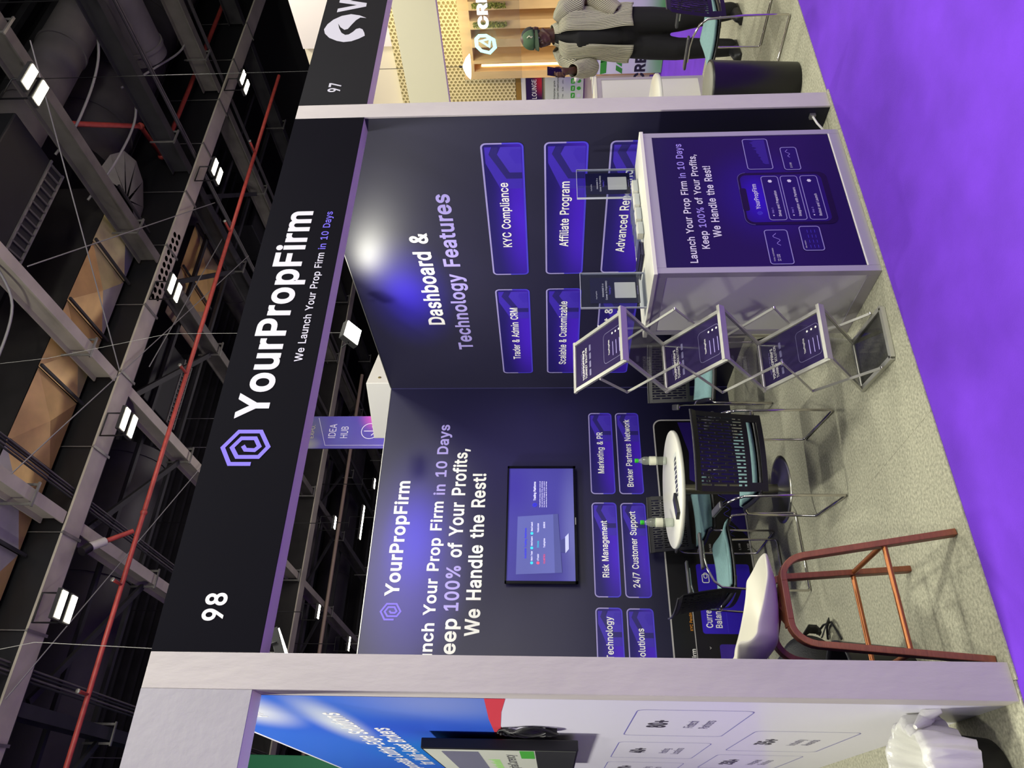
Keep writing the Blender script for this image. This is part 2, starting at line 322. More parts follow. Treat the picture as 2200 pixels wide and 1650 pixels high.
[105,167,[53,0,114,0,114,379,53,379],[41,482,44,468,55,454,67,446,85,443,100,446,115,456,123,468,126,484,123,499,113,513,100,521,83,524,67,521,52,510,44,499]],
[106,167,[114,379,53,379,53,-31,50,-52,40,-71,25,-83,3,-87,-10,-87,-10,-143,6,-143,35,-140,65,-129,88,-110,102,-90,111,-63,114,-32],[123,499,113,513,100,521,84,524,67,521,54,513,44,499,41,484,44,468,54,454,67,446,82,443,100,446,113,454,123,468,126,482]],
[107,381,[53,509,53,0,114,0,114,141,154,178,294,0,372,0,201,216,360,379,284,379,121,212,114,212,114,509]],
[108,189,[53,509,53,82,58,47,74,21,101,3,137,-2,163,-1,180,2,181,4,170,54,144,52,130,54,120,63,115,76,114,509]],
[109,610,[557,0,557,257,554,293,541,328,520,356,497,372,468,383,439,386,406,383,381,375,357,361,336,342,322,321,317,308,309,331,286,362,257,380,220,386,198,384,172,376,151,363,137,350,131,345,118,323,112,307,112,379,53,379,53,0,114,0,114,240,117,266,126,289,142,308,158,320,176,328,197,330,227,326,232,324,254,310,270,286,274,261,274,0,335,0,335,249,338,270,345,290,356,305,374,320,395,328,416,330,447,326,472,314,490,287,496,255,496,0]],
[110,410,[357,0,357,243,354,282,341,321,322,348,295,369,264,380,225,384,189,380,153,362,124,332,112,308,112,379,53,379,53,0,114,0,114,229,117,257,126,282,142,304,161,317,184,326,211,329,248,322,274,303,290,275,296,236,296,0]],
[111,415,[159,378,117,360,81,329,56,290,40,244,34,189,40,132,56,85,81,47,117,16,161,-2,209,-8,256,-2,299,16,334,47,360,86,376,136,381,190,376,243,359,291,334,329,299,360,254,378,205,384],[206,330,242,325,269,310,292,287,308,253,316,225,319,190,316,150,308,122,292,89,269,66,245,52,240,50,208,46,175,50,170,52,146,66,124,89,108,118,99,150,96,184,99,225,106,253,124,287,146,310,170,324,175,326]],
[112,424,[53,-143,114,-143,114,59,119,58,140,30,173,4,198,-5,231,-8,274,-2,313,16,347,46,370,84,386,136,390,192,385,246,370,293,346,331,313,361,272,378,231,384,196,381,171,373,136,345,118,319,112,319,112,379,53,379],[218,47,190,50,185,52,162,65,140,87,125,115,118,141,116,153,113,192,116,230,124,258,140,291,161,312,181,322,190,326,221,330,251,326,259,322,279,312,302,289,316,261,324,230,328,186,325,150,318,122,302,89,278,66,254,52]],
[113,424,[372,-143,372,379,313,379,313,319,307,319,288,344,253,373,229,381,194,384,153,378,112,361,78,331,54,292,39,246,34,192,38,136,55,84,78,46,111,16,151,-2,193,-8,227,-5,252,4,285,30,305,58,311,59,311,-143],[207,47,172,51,146,66,124,88,109,117,99,150,96,186,99,228,106,256,124,290,145,311,172,325,204,330,237,325,262,312,284,290,300,264,302,258,309,230,312,192,309,149,299,115,284,87,262,64,242,54,234,50]],
[114,259,[53,0,114,0,114,239,117,262,126,283,142,302,159,315,182,323,210,326,243,322,243,384,212,385,183,380,154,368,130,346,115,321,112,321,112,379,53,379]],
[115,365,[224,381,190,384,152,382,115,370,87,354,65,332,51,305,47,273,52,239,73,207,105,186,150,170,213,155,237,147,253,137,266,119,268,102,262,81,243,62,217,50,183,45,150,49,124,60,105,79,94,107,36,94,45,63,61,39,84,18,113,2,144,-5,185,-8,224,-5,260,6,289,24,312,47,326,75,331,108,326,140,304,172,275,194,230,209,171,223,144,232,125,242,112,258,109,278,114,299,132,318,158,330,188,333,219,328,242,316,246,313,258,298,268,277,324,290,314,315,302,335,279,358,254,372]],
[116,227,[212,2,213,3,202,54,173,50,149,54,137,60,134,65,128,76,126,95,126,327,204,327,204,379,126,379,126,471,65,471,65,379,6,379,6,327,65,327,65,92,72,52,93,20,125,2,166,-4,193,-3]],
[117,410,[53,379,53,136,56,98,68,60,88,33,115,11,146,-1,184,-5,220,0,256,16,286,47,298,72,298,0,357,0,357,379,296,379,296,151,293,122,284,98,270,79,249,62,226,53,199,50,162,57,136,76,119,105,114,142,114,379]],
[118,389,[17,379,162,1,226,0,371,379,304,378,226,160,195,60,164,160,84,378]],
[119,567,[545,379,480,379,480,378,418,155,397,66,382,135,365,203,316,378,316,379,252,379,206,215,186,134,170,64,154,138,88,378,87,379,23,379,138,0,199,0,200,1,263,224,284,308,318,177,368,1,368,0,429,0]],
[120,379,[21,0,91,0,148,85,189,154,230,86,287,0,358,0,224,192,352,379,282,379,233,306,191,234,148,305,100,379,29,379,155,195]],
[121,389,[48,-140,64,-143,88,-145,118,-143,139,-136,159,-124,178,-106,204,-57,371,379,304,378,226,160,202,88,195,60,164,160,84,378,17,379,163,-1,152,-35,142,-56,127,-76,118,-84,104,-89,61,-86,47,-138]],
[122,380,[339,0,339,56,126,56,126,60,129,64,333,331,333,379,48,379,48,323,254,323,254,320,42,46,42,0]],
[48,453,[228,516,172,507,131,484,95,447,69,395,60,365,52,328,49,296,48,264,49,212,52,180,60,145,69,113,95,62,124,30,131,24,136,20,174,1,226,-7,277,0,284,4,322,24,359,62,384,113,393,143,400,181,404,212,405,244,404,296,400,331,394,363,384,395,358,447,322,484,281,507],[228,460,261,453,289,436,313,405,330,363,340,315,344,251,340,193,330,146,313,103,289,73,264,58,259,56,226,50,194,56,189,58,164,73,140,103,122,145,113,193,109,258,113,315,122,363,140,405,162,433,168,438,192,453]],
[49,453,[391,0,391,55,276,55,276,509,198,509,86,427,86,358,209,448,212,448,212,55,76,55,76,0]],
[50,453,[64,0,389,0,389,57,153,57,153,60,267,180,336,259,357,290,371,318,378,344,381,370,376,411,361,445,335,476,305,498,268,511,227,516,182,511,143,496,113,474,86,441,71,405,66,362,127,362,130,392,139,413,152,432,172,447,194,456,222,460,250,457,272,450,292,437,308,419,311,412,317,397,320,368,318,348,311,327,282,282,64,47]],
[51,453,[70,509,70,452,288,452,288,448,157,299,157,248,203,248,239,244,275,234,298,218,316,196,326,172,329,143,325,116,315,93,295,72,275,61,249,53,221,50,195,52,164,60,144,71,126,88,115,107,109,132,44,132,52,91,70,58,98,30,133,10,172,-3,215,-7,259,-3,267,-2,309,12,343,35,350,43,370,66,386,99,393,144,387,186,371,222,348,249,343,254,308,276,265,288,221,289,372,461,372,509]],
[52,453,[311,509,246,508,40,159,40,105,282,105,282,0,343,0,343,105,413,105,413,163,343,163,343,318,282,318,282,163,109,163,110,167]],
[53,453,[366,509,96,509,67,253,128,246,145,258,169,268,217,277,250,272,275,262,298,242,314,221,324,193,328,164,324,131,314,105,312,100,300,84,276,64,247,52,223,50,199,52,173,60,154,73,138,89,127,108,122,130,60,130,66,93,83,60,109,31,141,10,178,-2,219,-7,268,-1,309,15,337,36,344,43,370,77,386,119,391,161,388,200,379,231,368,252,364,260,341,288,321,306,294,321,264,330,231,334,202,331,178,325,155,315,136,301,134,301,151,452,366,452]],
[54,453,[322,509,252,509,251,508,140,345,102,285,80,239,68,200,64,160,68,118,84,74,108,42,117,34,142,15,182,-1,224,-7,268,-2,310,14,344,41,368,73,384,112,389,155,384,201,370,240,344,273,316,295,276,310,234,314,196,307,173,293],[254,262,279,251,297,237,314,213,324,184,327,155,324,128,314,102,304,85,297,77,279,63,254,52,227,48,198,52,174,63,155,78,138,102,128,131,125,160,128,188,138,214,152,233,174,252,201,262,228,265]],
[55,453,[97,0,166,1,391,449,391,509,62,509,62,452,323,452,323,448]],
[56,453,[224,516,184,511,147,498,137,492,115,478,90,450,76,420,70,382,76,342,93,308,119,282,151,268,153,265,122,254,102,242,81,220,65,195,60,180,54,163,52,133,57,96,74,62,102,32,136,11,150,6,177,-2,228,-7,276,-2,311,9,317,11,351,32,378,62,395,96,401,137,397,166,388,194,372,219,350,242,327,256,300,265,301,268,332,282,360,309,376,344,382,379,377,417,361,450,336,478,306,498,269,511],[337,138,333,113,324,93,306,73,285,60,259,52,224,49,194,52,170,59,146,73,128,94,119,113,115,140,119,165,128,186,148,209,170,224,195,232,228,235,256,232,283,223,304,209,324,186,333,165],[308,420,316,399,319,378,316,351,307,330,302,324,292,312,274,300,248,292,223,290,201,292,179,300,173,303,160,312,145,330,136,353,133,378,136,399,145,420,150,426,160,438,177,449,200,457,224,460,252,457,274,450,293,438]],
[57,453,[130,0,200,0,201,1,313,165,350,224,373,270,385,308,389,349,384,390,368,434,344,466,315,490,309,494,271,510,224,516,182,510,143,494,112,470,104,461,85,436,69,397,64,354,68,307,83,269,108,236,137,214,178,198,219,195,257,202,279,216],[254,457,279,446,300,428,314,407,324,378,327,348,324,321,314,295,300,274,279,257,254,247,227,243,199,247,174,257,152,276,138,295,129,321,125,350,129,381,138,407,152,427,174,446,201,458,228,460]],
[38,448,[165,510,134,499,111,482,91,458,79,430,75,396,78,370,86,345,121,293,136,275,85,235,63,213,47,189,38,166,34,131,38,98,54,62,79,33,110,12,153,-2,195,-7,237,-2,271,7,301,21,328,43,364,0,438,0,366,87,371,92,398,145,405,179,408,224,349,224,346,185,336,151,327,134,220,265,256,293,292,326,315,362,324,406,320,433,308,459,289,483,266,499,250,505,235,510,203,513],[292,87,278,75,252,60,224,50,191,46,166,49,144,56,125,69,108,89,100,108,97,129,100,154,110,174,125,192,154,217,172,230],[182,310,169,327,145,363,137,398,139,416,144,430,168,453,200,461,226,457,244,446,258,427,262,404,256,376,235,350]],
[37,676,[531,-6,555,5,573,19,590,44,598,68,601,93,601,122,598,148,590,172,577,193,556,210,531,221,503,225,471,221,447,210,429,196,412,171,403,147,400,122,400,93,403,68,412,44,425,22,446,5,471,-6,499,-10],[540,509,482,509,481,508,132,0,191,0,192,1],[502,180,524,176,538,161,546,140,549,122,549,93,546,73,538,54,523,39,500,35,479,39,464,54,454,76,453,122,456,142,464,161,479,176],[205,286,230,297,251,315,264,336,273,360,276,386,276,414,273,440,264,463,251,485,230,503,206,513,177,517,146,513,121,503,100,485,86,463,78,440,75,414,75,386,78,359,87,333,100,316,121,297,149,286,177,283],[174,327,153,332,138,347,130,367,127,386,127,414,130,435,138,453,153,468,176,473,198,468,214,453,222,432,223,385,221,365,212,347,198,332]],
[33,196,[116,-1,131,10,140,24,143,40,140,58,131,72,116,83,99,86,81,83,67,74,56,58,52,42,56,24,65,10,81,-1,97,-4],[67,160,128,160,132,509,63,509]],
[44,188,[38,-119,84,-119,137,71,68,71]],
[46,188,[138,59,127,74,113,83,96,87,78,83,64,74,53,59,50,42,53,24,62,10,78,-1,94,-4,113,-1,127,8,138,24,141,40]],
[47,249,[14,-76,71,-76,72,-75,235,533,178,533,178,532]],
[43,453,[255,34,255,172,391,172,391,226,255,226,255,364,198,364,198,226,61,226,61,172,198,172,198,34]],
[45,453,[114,188,337,188,337,244,114,244]],
[36,447,[202,583,202,514,179,511,138,498,103,477,75,448,70,439,58,413,52,373,60,326,87,288,129,260,181,240,202,234,202,51,193,52,167,58,142,71,122,89,110,109,104,137,38,137,38,136,46,96,64,60,84,38,92,30,128,9,171,-4,202,-7,202,-74,244,-74,244,-7,278,-4,323,11,359,33,386,64,403,99,408,137,405,171,396,197,380,218,359,238,312,264,244,285,244,456,267,453,301,438,326,412,337,378,401,378,401,379,394,415,377,449,364,463,350,477,316,498,276,511,244,514,244,583],[244,222,296,205,316,193,334,176,342,161,346,140,340,112,330,93,310,74,286,60,258,52,248,51,244,51],[202,296,164,310,148,319,135,330,130,335,119,352,115,375,119,400,129,418,146,436,167,448,193,456,202,457]],
[39,206,[78,318,128,318,136,509,70,509]],
[63,358,[121,58,118,42,121,24,130,10,146,-1,163,-4,181,-1,195,8,206,24,209,40,206,58,197,72,181,83,165,86,146,83,132,74],[132,152,194,152,200,205,218,234,286,286,306,311,319,344,324,384,319,418,306,451,283,479,258,496,219,511,176,516,138,511,103,499,74,480,49,452,32,416,27,378,92,378,96,402,98,410,106,425,121,442,137,453,156,459,180,462,200,459,219,452,236,442,250,425,259,406,262,383,258,359,247,334,228,312,169,270,153,252,141,230,134,201]],
[58,188,[138,59,127,74,113,83,96,87,78,83,64,74,53,59,50,42,53,24,62,10,78,-1,94,-4,113,-1,127,8,138,24,141,40],[138,334,129,348,113,359,96,362,78,359,64,350,53,334,50,317,53,299,62,285,78,274,94,271,113,274,127,283,138,299,141,315]]]
GL = {chr(row[0]): (row[1], row[2:]) for row in GLYPHS}
GL['I'] = (187, [[61, 0, 61, 509, 126, 509, 126, 0]])
def natw(s, e=0, track=0):
    return sum((270 if ch == ' ' else GL[ch][0])+2*e*.6+track for ch in s)/1000.
def text(F, s, a0, b0, name='lettering', m=None, parent=None, width=None, cap=None, e=22, c=.002, right=None, center=None, **kw):
    """lettering drawn from stored outlines; baseline starts at (a0,b0); width and/or cap height in metres"""
    e = e*.86; nw = natw(s, e)
    sy_ = cap/.509 if cap else width/nw
    sx_ = width/nw if width else sy_
    W_ = nw*sx_
    if center is not None: a0 = center-W_/2
    if right is not None: a0 = right-W_
    mb = MB(); x = 0.
    for ch in s:
        if ch == ' ': x += (270+2*e*.6); continue
        adv, cons = GL[ch]
        loops = []
        for L in cons:
            pts = [(L[i], L[i+1]) for i in range(0, len(L), 2)]
            q = []
            for p_ in pts:
                if not q or (abs(p_[0]-q[-1][0])+abs(p_[1]-q[-1][1])) > 1: q.append(p_)
            if len(q) > 2 and abs(q[0][0]-q[-1][0])+abs(q[0][1]-q[-1][1]) <= 1: q.pop()
            ar = sum(q[i][0]*q[(i+1) % len(q)][1]-q[(i+1) % len(q)][0]*q[i][1] for i in range(len(q)))
            loops.append((ar, q))
        big = max(loops, key=lambda t: abs(t[0]))[0] if loops else 1
        outer = [l for l in loops if l[0]*big > 0]; holes = [l for l in loops if l[0]*big < 0]
        def inside(pt, poly):
            r_ = False; n_ = len(poly)
            for i in range(n_):
                x1, y1 = poly[i]; x2, y2 = poly[i-1]
                if (y1 > pt[1]) != (y2 > pt[1]) and pt[0] < (x2-x1)*(pt[1]-y1)/(y2-y1)+x1: r_ = not r_
            return r_
        for ki, (ar, q) in enumerate(outer):
            hs = [h[1] for h in holes if inside(h[1][0], q)]
            polys = [[Vector((p_[0], p_[1], 0)) for p_ in q]]+[[Vector((p_[0], p_[1], 0)) for p_ in h] for h in hs]
            allp = [v for pl in polys for v in pl]
            tr = tessellate_polygon(polys)
            mb.add([F.P(a0+(x+e*.6+v.x)*sx_/1000, b0+v.y*sy_/1000, c+ki*.00012) for v in allp], [tuple(t) for t in tr])
        if e:
            for kj, (ar, q) in enumerate(loops):
                sg = 1 if big > 0 else -1
                n_ = len(q); off = []
                for i in range(n_):
                    p0 = Vector(q[i-1]); p1 = Vector(q[i]); p2 = Vector(q[(i+1) % n_])
                    d1 = (p1-p0).normalized(); d2 = (p2-p1).normalized()
                    n1 = Vector((d1.y, -d1.x))*sg; n2 = Vector((d2.y, -d2.x))*sg
                    nn = n1+n2
                    nn = nn.normalized() if nn.length > 1e-6 else n1
                    off.append(p1+nn*e*min(1.6, 1/max(.3, nn.dot(n2))))
                vs = [F.P(a0+(x+e*.6+v[0])*sx_/1000, b0+v[1]*sy_/1000, c-.0001) for v in q]+[F.P(a0+(x+e*.6+v.x)*sx_/1000, b0+v.y*sy_/1000, c-.0001-.0002*(iv % 2)-kj*.00005) for iv, v in enumerate(off)]
                mb.add(vs, [(i, (i+1) % n_, n_+(i+1) % n_, n_+i) for i in range(n_)])
        x += adv+2*e*.6
    o = mb.build(name, m, parent, **kw)
    return o
def textrow(F, segs, a0, b0, width, parent, e=22, c=.002, gap=.27, **kw):
    """several colours on one line, same scale; width = whole line"""
    e1 = e*.86; tot = sum(natw(s, e1) for s, _ in segs)+gap*(len(segs)-1); sc = width/tot; x = a0
    for s, m in segs:
        text(F, s, x, b0, m=m, parent=parent, cap=sc*.509, width=natw(s, e1)*sc, e=e, c=c, **kw); x += natw(s, e1)*sc+gap*sc
HEX = [(-.62, -.80), (-.87, -.62) if 0 else (-.87, -.37), (-.87, .5), (0, .93), (.87, .42), (.87, -.5), (.04, -.93), (-.5, -.62), (-.5, .26), (0, .55), (.5, .25), (.5, -.33), (.06, -.56), (-.14, -.40), (-.12, -.02), (.1, .12)][1:]
def hexlogo(F, ca, cb, ra, rb, m, parent, c=.002, w=.17, name='logo', **kw):
    pts = [(ca+x*ra, cb+y*rb) for x, y in HEX]
    pts[0] = (ca-.87*ra, cb-.37*rb)
    return outline(F, pts, w*rb, c, name, m, parent, closed=False, **kw)

# ================================================================== the setting
W, D, H = 2.951, 2.933, 3.0
WL, WR, HF, ZB, TF = .1255, .1179, 3.0165, 2.6148, .10
white_paint = mat('white_paint', '#bfb9b4', .55, noise=.05, nscale=5, bump=.35, bscale=26, stretch=(1, 1, .35))
white_lam = mat('white_laminate', '#d9d8d2', .4)
alu = mat('aluminium', '#b9b8b4', .35, metal=.85)
black_pl = mat('black_plastic', '#0b0a0e', .45)
chrome = mat('chrome', '#cfcac6', .12, metal=1.)
letter = mat('white_lettering', '#f3f1ee', .5)
lav = mat('lavender_lettering', '#a79ae0', .5)
purp = mat('violet_lettering', '#6a5be0', .5)
carpet_p = mat('purple_carpet', '#6a30c6', .95, noise=.12, nscale=3.2, bump=.25, bscale=220)
carpet_g = mat('grey_carpet', '#aeac96', .95, noise=.32, nscale=75, bump=.5, bscale=300)

mb = MB(); mb.add([(-9, -4.6, -.006), (16, -4.6, -.006), (16, 30, -.006), (-9, 30, -.006)], [(0, 1, 2, 3)])  # ends short behind the camera so world light reaches undersides from below
floor = mb.build('floor', carpet_p, kind='structure')
# booth carpets: laid as square carpet tiles, thin cut edges
def carpet(x0, x1, y0, y1, name):
    root = MB(); root.box(x0, x1, y0, y1, -.0055, -.002); r = root.build(name, carpet_g, kind='structure')
    nx = max(1, round((x1-x0)/1.0)); ny = max(1, round((y1-y0)/1.0))
    for i in range(nx):
        for j in range(ny):
            a0 = x0+(x1-x0)*i/nx; a1 = x0+(x1-x0)*(i+1)/nx; b0 = y0+(y1-y0)*j/ny; b1 = y0+(y1-y0)*(j+1)/ny
            MB().box(a0+.0006, a1-.0006, b0+.0006, b1-.0006, -.002, 0).build('carpet_tile', carpet_g, r)
carpet(-.06, 3.07, -.02, D, 'floor_booth')
carpet(3.071, 6.15, .0, 2.933, 'floor_booth')
carpet(-3.2, -.061, -.01, 3.4, 'floor_booth')

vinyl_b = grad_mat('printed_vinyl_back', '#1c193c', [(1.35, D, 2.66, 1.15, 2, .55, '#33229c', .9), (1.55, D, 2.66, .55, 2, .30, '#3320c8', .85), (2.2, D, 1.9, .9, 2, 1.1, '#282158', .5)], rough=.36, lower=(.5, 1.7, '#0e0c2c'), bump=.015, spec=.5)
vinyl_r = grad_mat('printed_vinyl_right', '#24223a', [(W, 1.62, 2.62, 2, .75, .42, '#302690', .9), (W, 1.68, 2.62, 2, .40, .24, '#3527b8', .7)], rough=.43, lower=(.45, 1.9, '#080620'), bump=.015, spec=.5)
vinyl_f = mat('printed_vinyl_fascia', '#0a0912', .6, spec=.05, noise=.06, nscale=2)
vinyl_f2 = mat('charcoal_fascia', '#1a1a1d', .65, spec=.15, noise=.05, nscale=2)
under = mat('white_soffit', '#f4ead8', .6)

def wallbox(name, x0, x1, y0, y1, z0, z1, m):
    return MB().box(x0, x1, y0, y1, z0, z1).build(name, m, kind='structure')
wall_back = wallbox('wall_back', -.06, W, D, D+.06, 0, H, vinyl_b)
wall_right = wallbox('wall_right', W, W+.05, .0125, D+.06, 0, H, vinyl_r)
wb2 = wallbox('wall_partition', W+.051, W+.1, .1, D+.06, 0, H, white_lam)
wall_left_in = wallbox('wall_left', -.06, -.0, .0125, D, 0, H, mat('navy_vinyl_plain', '#1b1740', .3))
# slim aluminium cap along wall tops, corner joint strip
MB().box(-.06, W+.05, D-.004, D+.06, H, H+.006).build('trim_1', alu, kind='structure')
MB().box(W-.004, W+.1, .1, D+.06, H, H+.006).build('trim_2', alu, kind='structure')
MB().box(W-.006, W-.0005, D-.006, D-.0005, .0, H).build('trim_3', mat('dark_joint', '#3a3766', .4), kind='structure')

FB = Frame((0, D, 0), (1, 0, 0), (0, 0, 1)); 
FR = Frame((W, 0, 0), (0, -1, 0), (0, 0, 1))          # a = -y
FF = Frame((0, 0, 0), (1, 0, 0), (0, 0, 1))
FL = Frame((-WL, 0, 0), (0, -1, 0), (0, 0, 1))        # left neighbour print
for f in (FB, FR, FF, FL): pass

# portal posts and fascia boards
def post(name, x0, x1, m=white_paint):
    return MB().box(x0, x1, 0, .012, 0, HF).box(x0+(.052 if x0 > 1 else 0), x1-(0 if x0 > 1 else .06), .012, .099, 0, HF).build(name, m, bevel=.002, kind='structure')
post('trim_4', -WL, 0); post('trim_5', W, W+WR)
# post outer returns (partition thickness seen from the neighbours)
def fascia(name, x0, x1, m, label, y1=TF, y0=-.0):
    root = empty(name, ((x0+x1)/2, (y0+y1)/2, ZB), 0, label, 'fascia')
    dx = (x1-x0)/2
    MB().box(-dx, dx, .006-(y1-y0)/2, (y1-y0)/2, 0, HF-ZB).build('board', under, root)
    MB().box(-dx, dx, -(y1-y0)/2, .0055-(y1-y0)/2, .0, HF-ZB).build('printed_face', m, root)
    return root
f98 = fascia('fascia_board', .0005, W-.0005, vinyl_f, 'black overhead fascia with the big white firm name and number 98')
f97 = fascia('fascia_board', W+WR+.0005, 6.158, vinyl_f2, 'charcoal overhead fascia with the white swirl mark and number 97')
f99 = fascia('fascia_board', -3.2, -WL-.0005, mat('shaded_white_fascia', '#a9a6aa', .6, noise=.04, nscale=3, bump=.3, bscale=22), 'plain white, grey-shaded overhead fascia of the neighbouring stand')  # white board, its shade put into the grey base colour
def under_frame(root):                          # frame in the fascia's local coordinates
    l = root.location
    return Frame((-l.x, -l.y, -l.z), (1, 0, 0), (0, 0, 1))
G = under_frame(f98)
logo_m = mat('violet_logo', '#7563dc', .45)
hexlogo(G, .83, 2.846, .088, .105, logo_m, f98)
text(G, 'YourPropFirm', .972, 2.790, m=mat('fascia_lettering', '#d9d7de', .45), parent=f98, width=1.248, cap=.132, e=30)
tagm = mat('fascia_lettering_small', '#cfcdda', .45)
textrow(G, [('We Launch Your Prop Firm', tagm), ('in 10 Days', purp)], 1.266, 2.681, .94, f98, e=14)
text(G, '98', .104, 2.780, m=letter, parent=f98, width=.116, cap=.076, e=26)
G7 = under_frame(f97)
SW = [(3.927,2.726),(3.958,2.774),(3.975,2.832),(3.959,2.891),(3.92,2.94),(3.871,2.971),(3.817,2.985),(3.771,2.972),(3.724,2.937),(3.69,2.884),(3.675,2.839),(3.681,2.791),(3.706,2.746),(3.735,2.712),(3.767,2.719),(3.804,2.735),(3.818,2.756),(3.81,2.777),(3.78,2.794),(3.754,2.817),(3.75,2.839),(3.774,2.866),(3.821,2.887),(3.876,2.903),(3.834,2.881),(3.805,2.852),(3.813,2.831),(3.862,2.811),(3.907,2.79),(3.934,2.766)]
SWP = [(3.967,2.742),(3.948,2.785),(3.962,2.835),(3.952,2.885),(3.92,2.94),(3.871,2.971)] if 0 else SW
# swirl outline traced in drawing order (two joined lobes)
flat(G7, SW, .0015, 'emblem', mat('fascia_emblem', '#c4c3cc', .45), f97)
text(G7, '97', 3.178, 2.792, m=mat('fascia_emblem', ''), parent=f97, width=.095, cap=.07, e=26)
text(G7, 'W', 4.0, 2.752, m=mat('fascia_emblem', ''), parent=f97, width=.26, cap=.17, e=26)

# ------------------------------------------------------------------ feature cards printed on the walls
card_m = []
def card_mat(nm, w_, h_):
    return grad_mat(nm, '#231b66', [(w_*.45, -.0, 0, w_*.85, 2, h_*.95, '#4a22cc', 1.0), (w_*.8, 0, 0, w_*.5, 2, h_*.8, '#4a22c8', .7)], rough=.3)
bord_t = mat('card_border_light', '#9d93cf', .4); bord_b = mat('card_border_blue', '#4b3fd0', .4)
band1 = mat('card_pattern_violet', '#3f2ab0', .35); band2 = mat('card_pattern_dark', '#2a2170', .35); band3 = mat('card_pattern_soft', '#4430b4', .35)
def card(F, a0, a1, b0, b1, parent, lines, cap=.052, pat=True, r=.028, key=''):
    w_, h_ = a1-a0, b1-b0
    o = F.P(a0, b0, .0012)
    root = empty('feature_card', o); root.parent = parent
    root.rotation_euler = Matrix((F.ux, -F.n, F.uy)).transposed().to_euler()
    G_ = Frame((0, 0, 0), (1, 0, 0), (0, 0, 1))
    key = 'card_print_%d' % round(w_*100)
    cm = MATS.get(key) or card_mat(key, w_, h_)
    flat(G_, rrect(0, w_, 0, h_, r), 0, 'card_print', cm, root)
    s = h_
    def pa(pts): return [(w_-q*s/.25, h_-b_*s/.25) for q, b_ in pts]
    if pat:
        mb = MB()
        for poly, c_ in (([(.150, .018), (.357, .098), (.357, .240), (.275, .240), (.275, .140), (.082, .040), (.026, .062), (.026, .018)], .0006),):
            mb.prism(pa(poly), G_.P(0, 0, c_), G_.ux, G_.uy, G_.n, 0)
        mb.build('pattern_outer', band1, root)
        mb = MB(); mb.prism(pa([(.082, .040), (.026, .066), (.026, .103), (.082, .092), (.225, .162), (.225, .240), (.275, .240), (.275, .140)]), G_.P(0, 0, .0007), G_.ux, G_.uy, G_.n, 0); mb.build('pattern_dark', band2, root)
        mb = MB(); mb.prism(pa([(.082, .092), (.026, .116), (.026, .240), (.225, .240), (.225, .162)]), G_.P(0, 0, .0008), G_.ux, G_.uy, G_.n, 0); mb.build('pattern_inner', band3, root)
        mb = MB(); mb.prism(pa([(.082, .165), (.045, .178), (.045, .240), (.155, .240), (.155, .200)]), G_.P(0, 0, .001), G_.ux, G_.uy, G_.n, 0); mb.build('pattern_core', band1, root)
    lw = .011 if h_ > .22 else .009
    pts = rrect(0, w_, 0, h_, r)
    n = len(pts)//4
    up_ = [(w_, h_*.5)]+pts[:2*n]+[(0, h_*.5)]
    lo_ = [(0, h_*.5)]+pts[2*n:]+[(w_, h_*.5)]
    outline(G_, up_, lw, .0013, 'card_border', bord_t, root, closed=False)
    outline(G_, lo_, lw, .0012, 'card_border', bord_b, root, closed=False)
    for (s_, la, lb, lw_) in lines:
        text(G_, s_, la-a0, lb-b0, m=letter, parent=root, width=lw_, cap=cap, e=17, c=.0022)
    return root
cz = [(1.716, 1.963), (1.331, 1.584), (.945, 1.193)]
card(FR, -1.378, -.207, *cz[0], wall_right, [('KYC Compliance', -1.097, 1.819, .59)], .057)
card(FR, -1.376, -.209, *cz[1], wall_right, [('Affiliate Program', -1.096, 1.434, .591)], .057)
card(FR, -1.370, -.209, *cz[2], wall_right, [('Advanced Reporting', -1.161, 1.048, .74)], .057)
card(FR, -2.679, -1.552, *cz[0], wall_right, [('Trader & Admin CRM', -2.469, 1.811, .704)], .057)
card(FR, -2.681, -1.550, *cz[1], wall_right, [('Scalable & Customizable', -2.552, 1.430, .859)], .057)
card(FR, -2.685, -1.550, .907, 1.183, wall_right, [('Payment &', -2.42, 1.082, .64), ('Integration', -2.42, 1.0, .62)], .057)
bz = [(1.036, 1.229), (.804, .997)]
card(FB, 1.075, 1.840, *bz[0], wall_back, [('Risk Management', 1.221, 1.117, .467)], .049)
card(FB, 1.073, 1.837, *bz[1], wall_back, [('24/7 Customer Support', 1.143, .886, .626)], .049)
card(FB, 1.923, 2.681, *bz[0], wall_back, [('Marketing & PR', 2.103, 1.118, .392)], .049)
card(FB, 1.923, 2.680, *bz[1], wall_back, [('Broker Partners Network', 1.981, .882, .638)], .049)
card(FB, .225, .989, *bz[0], wall_back, [('Technology', .615, 1.112, .312)], .049)
card(FB, .225, .985, *bz[1], wall_back, [('Solutions', .605, .881, .239)], .049)
text(FR, 'Dashboard &', -1.985, 2.396, m=letter, parent=wall_right, width=1.04, cap=.118, e=26)
text(FR, 'Technology Features', -2.325, 2.202, m=lav, parent=wall_right, width=1.735, cap=.108, e=26)
hexlogo(FB, .948, 2.787, .068, .082, logo_m, wall_back)
text(FB, 'YourPropFirm', 1.068, 2.742, m=letter, parent=wall_back, width=.975, cap=.103, e=28)
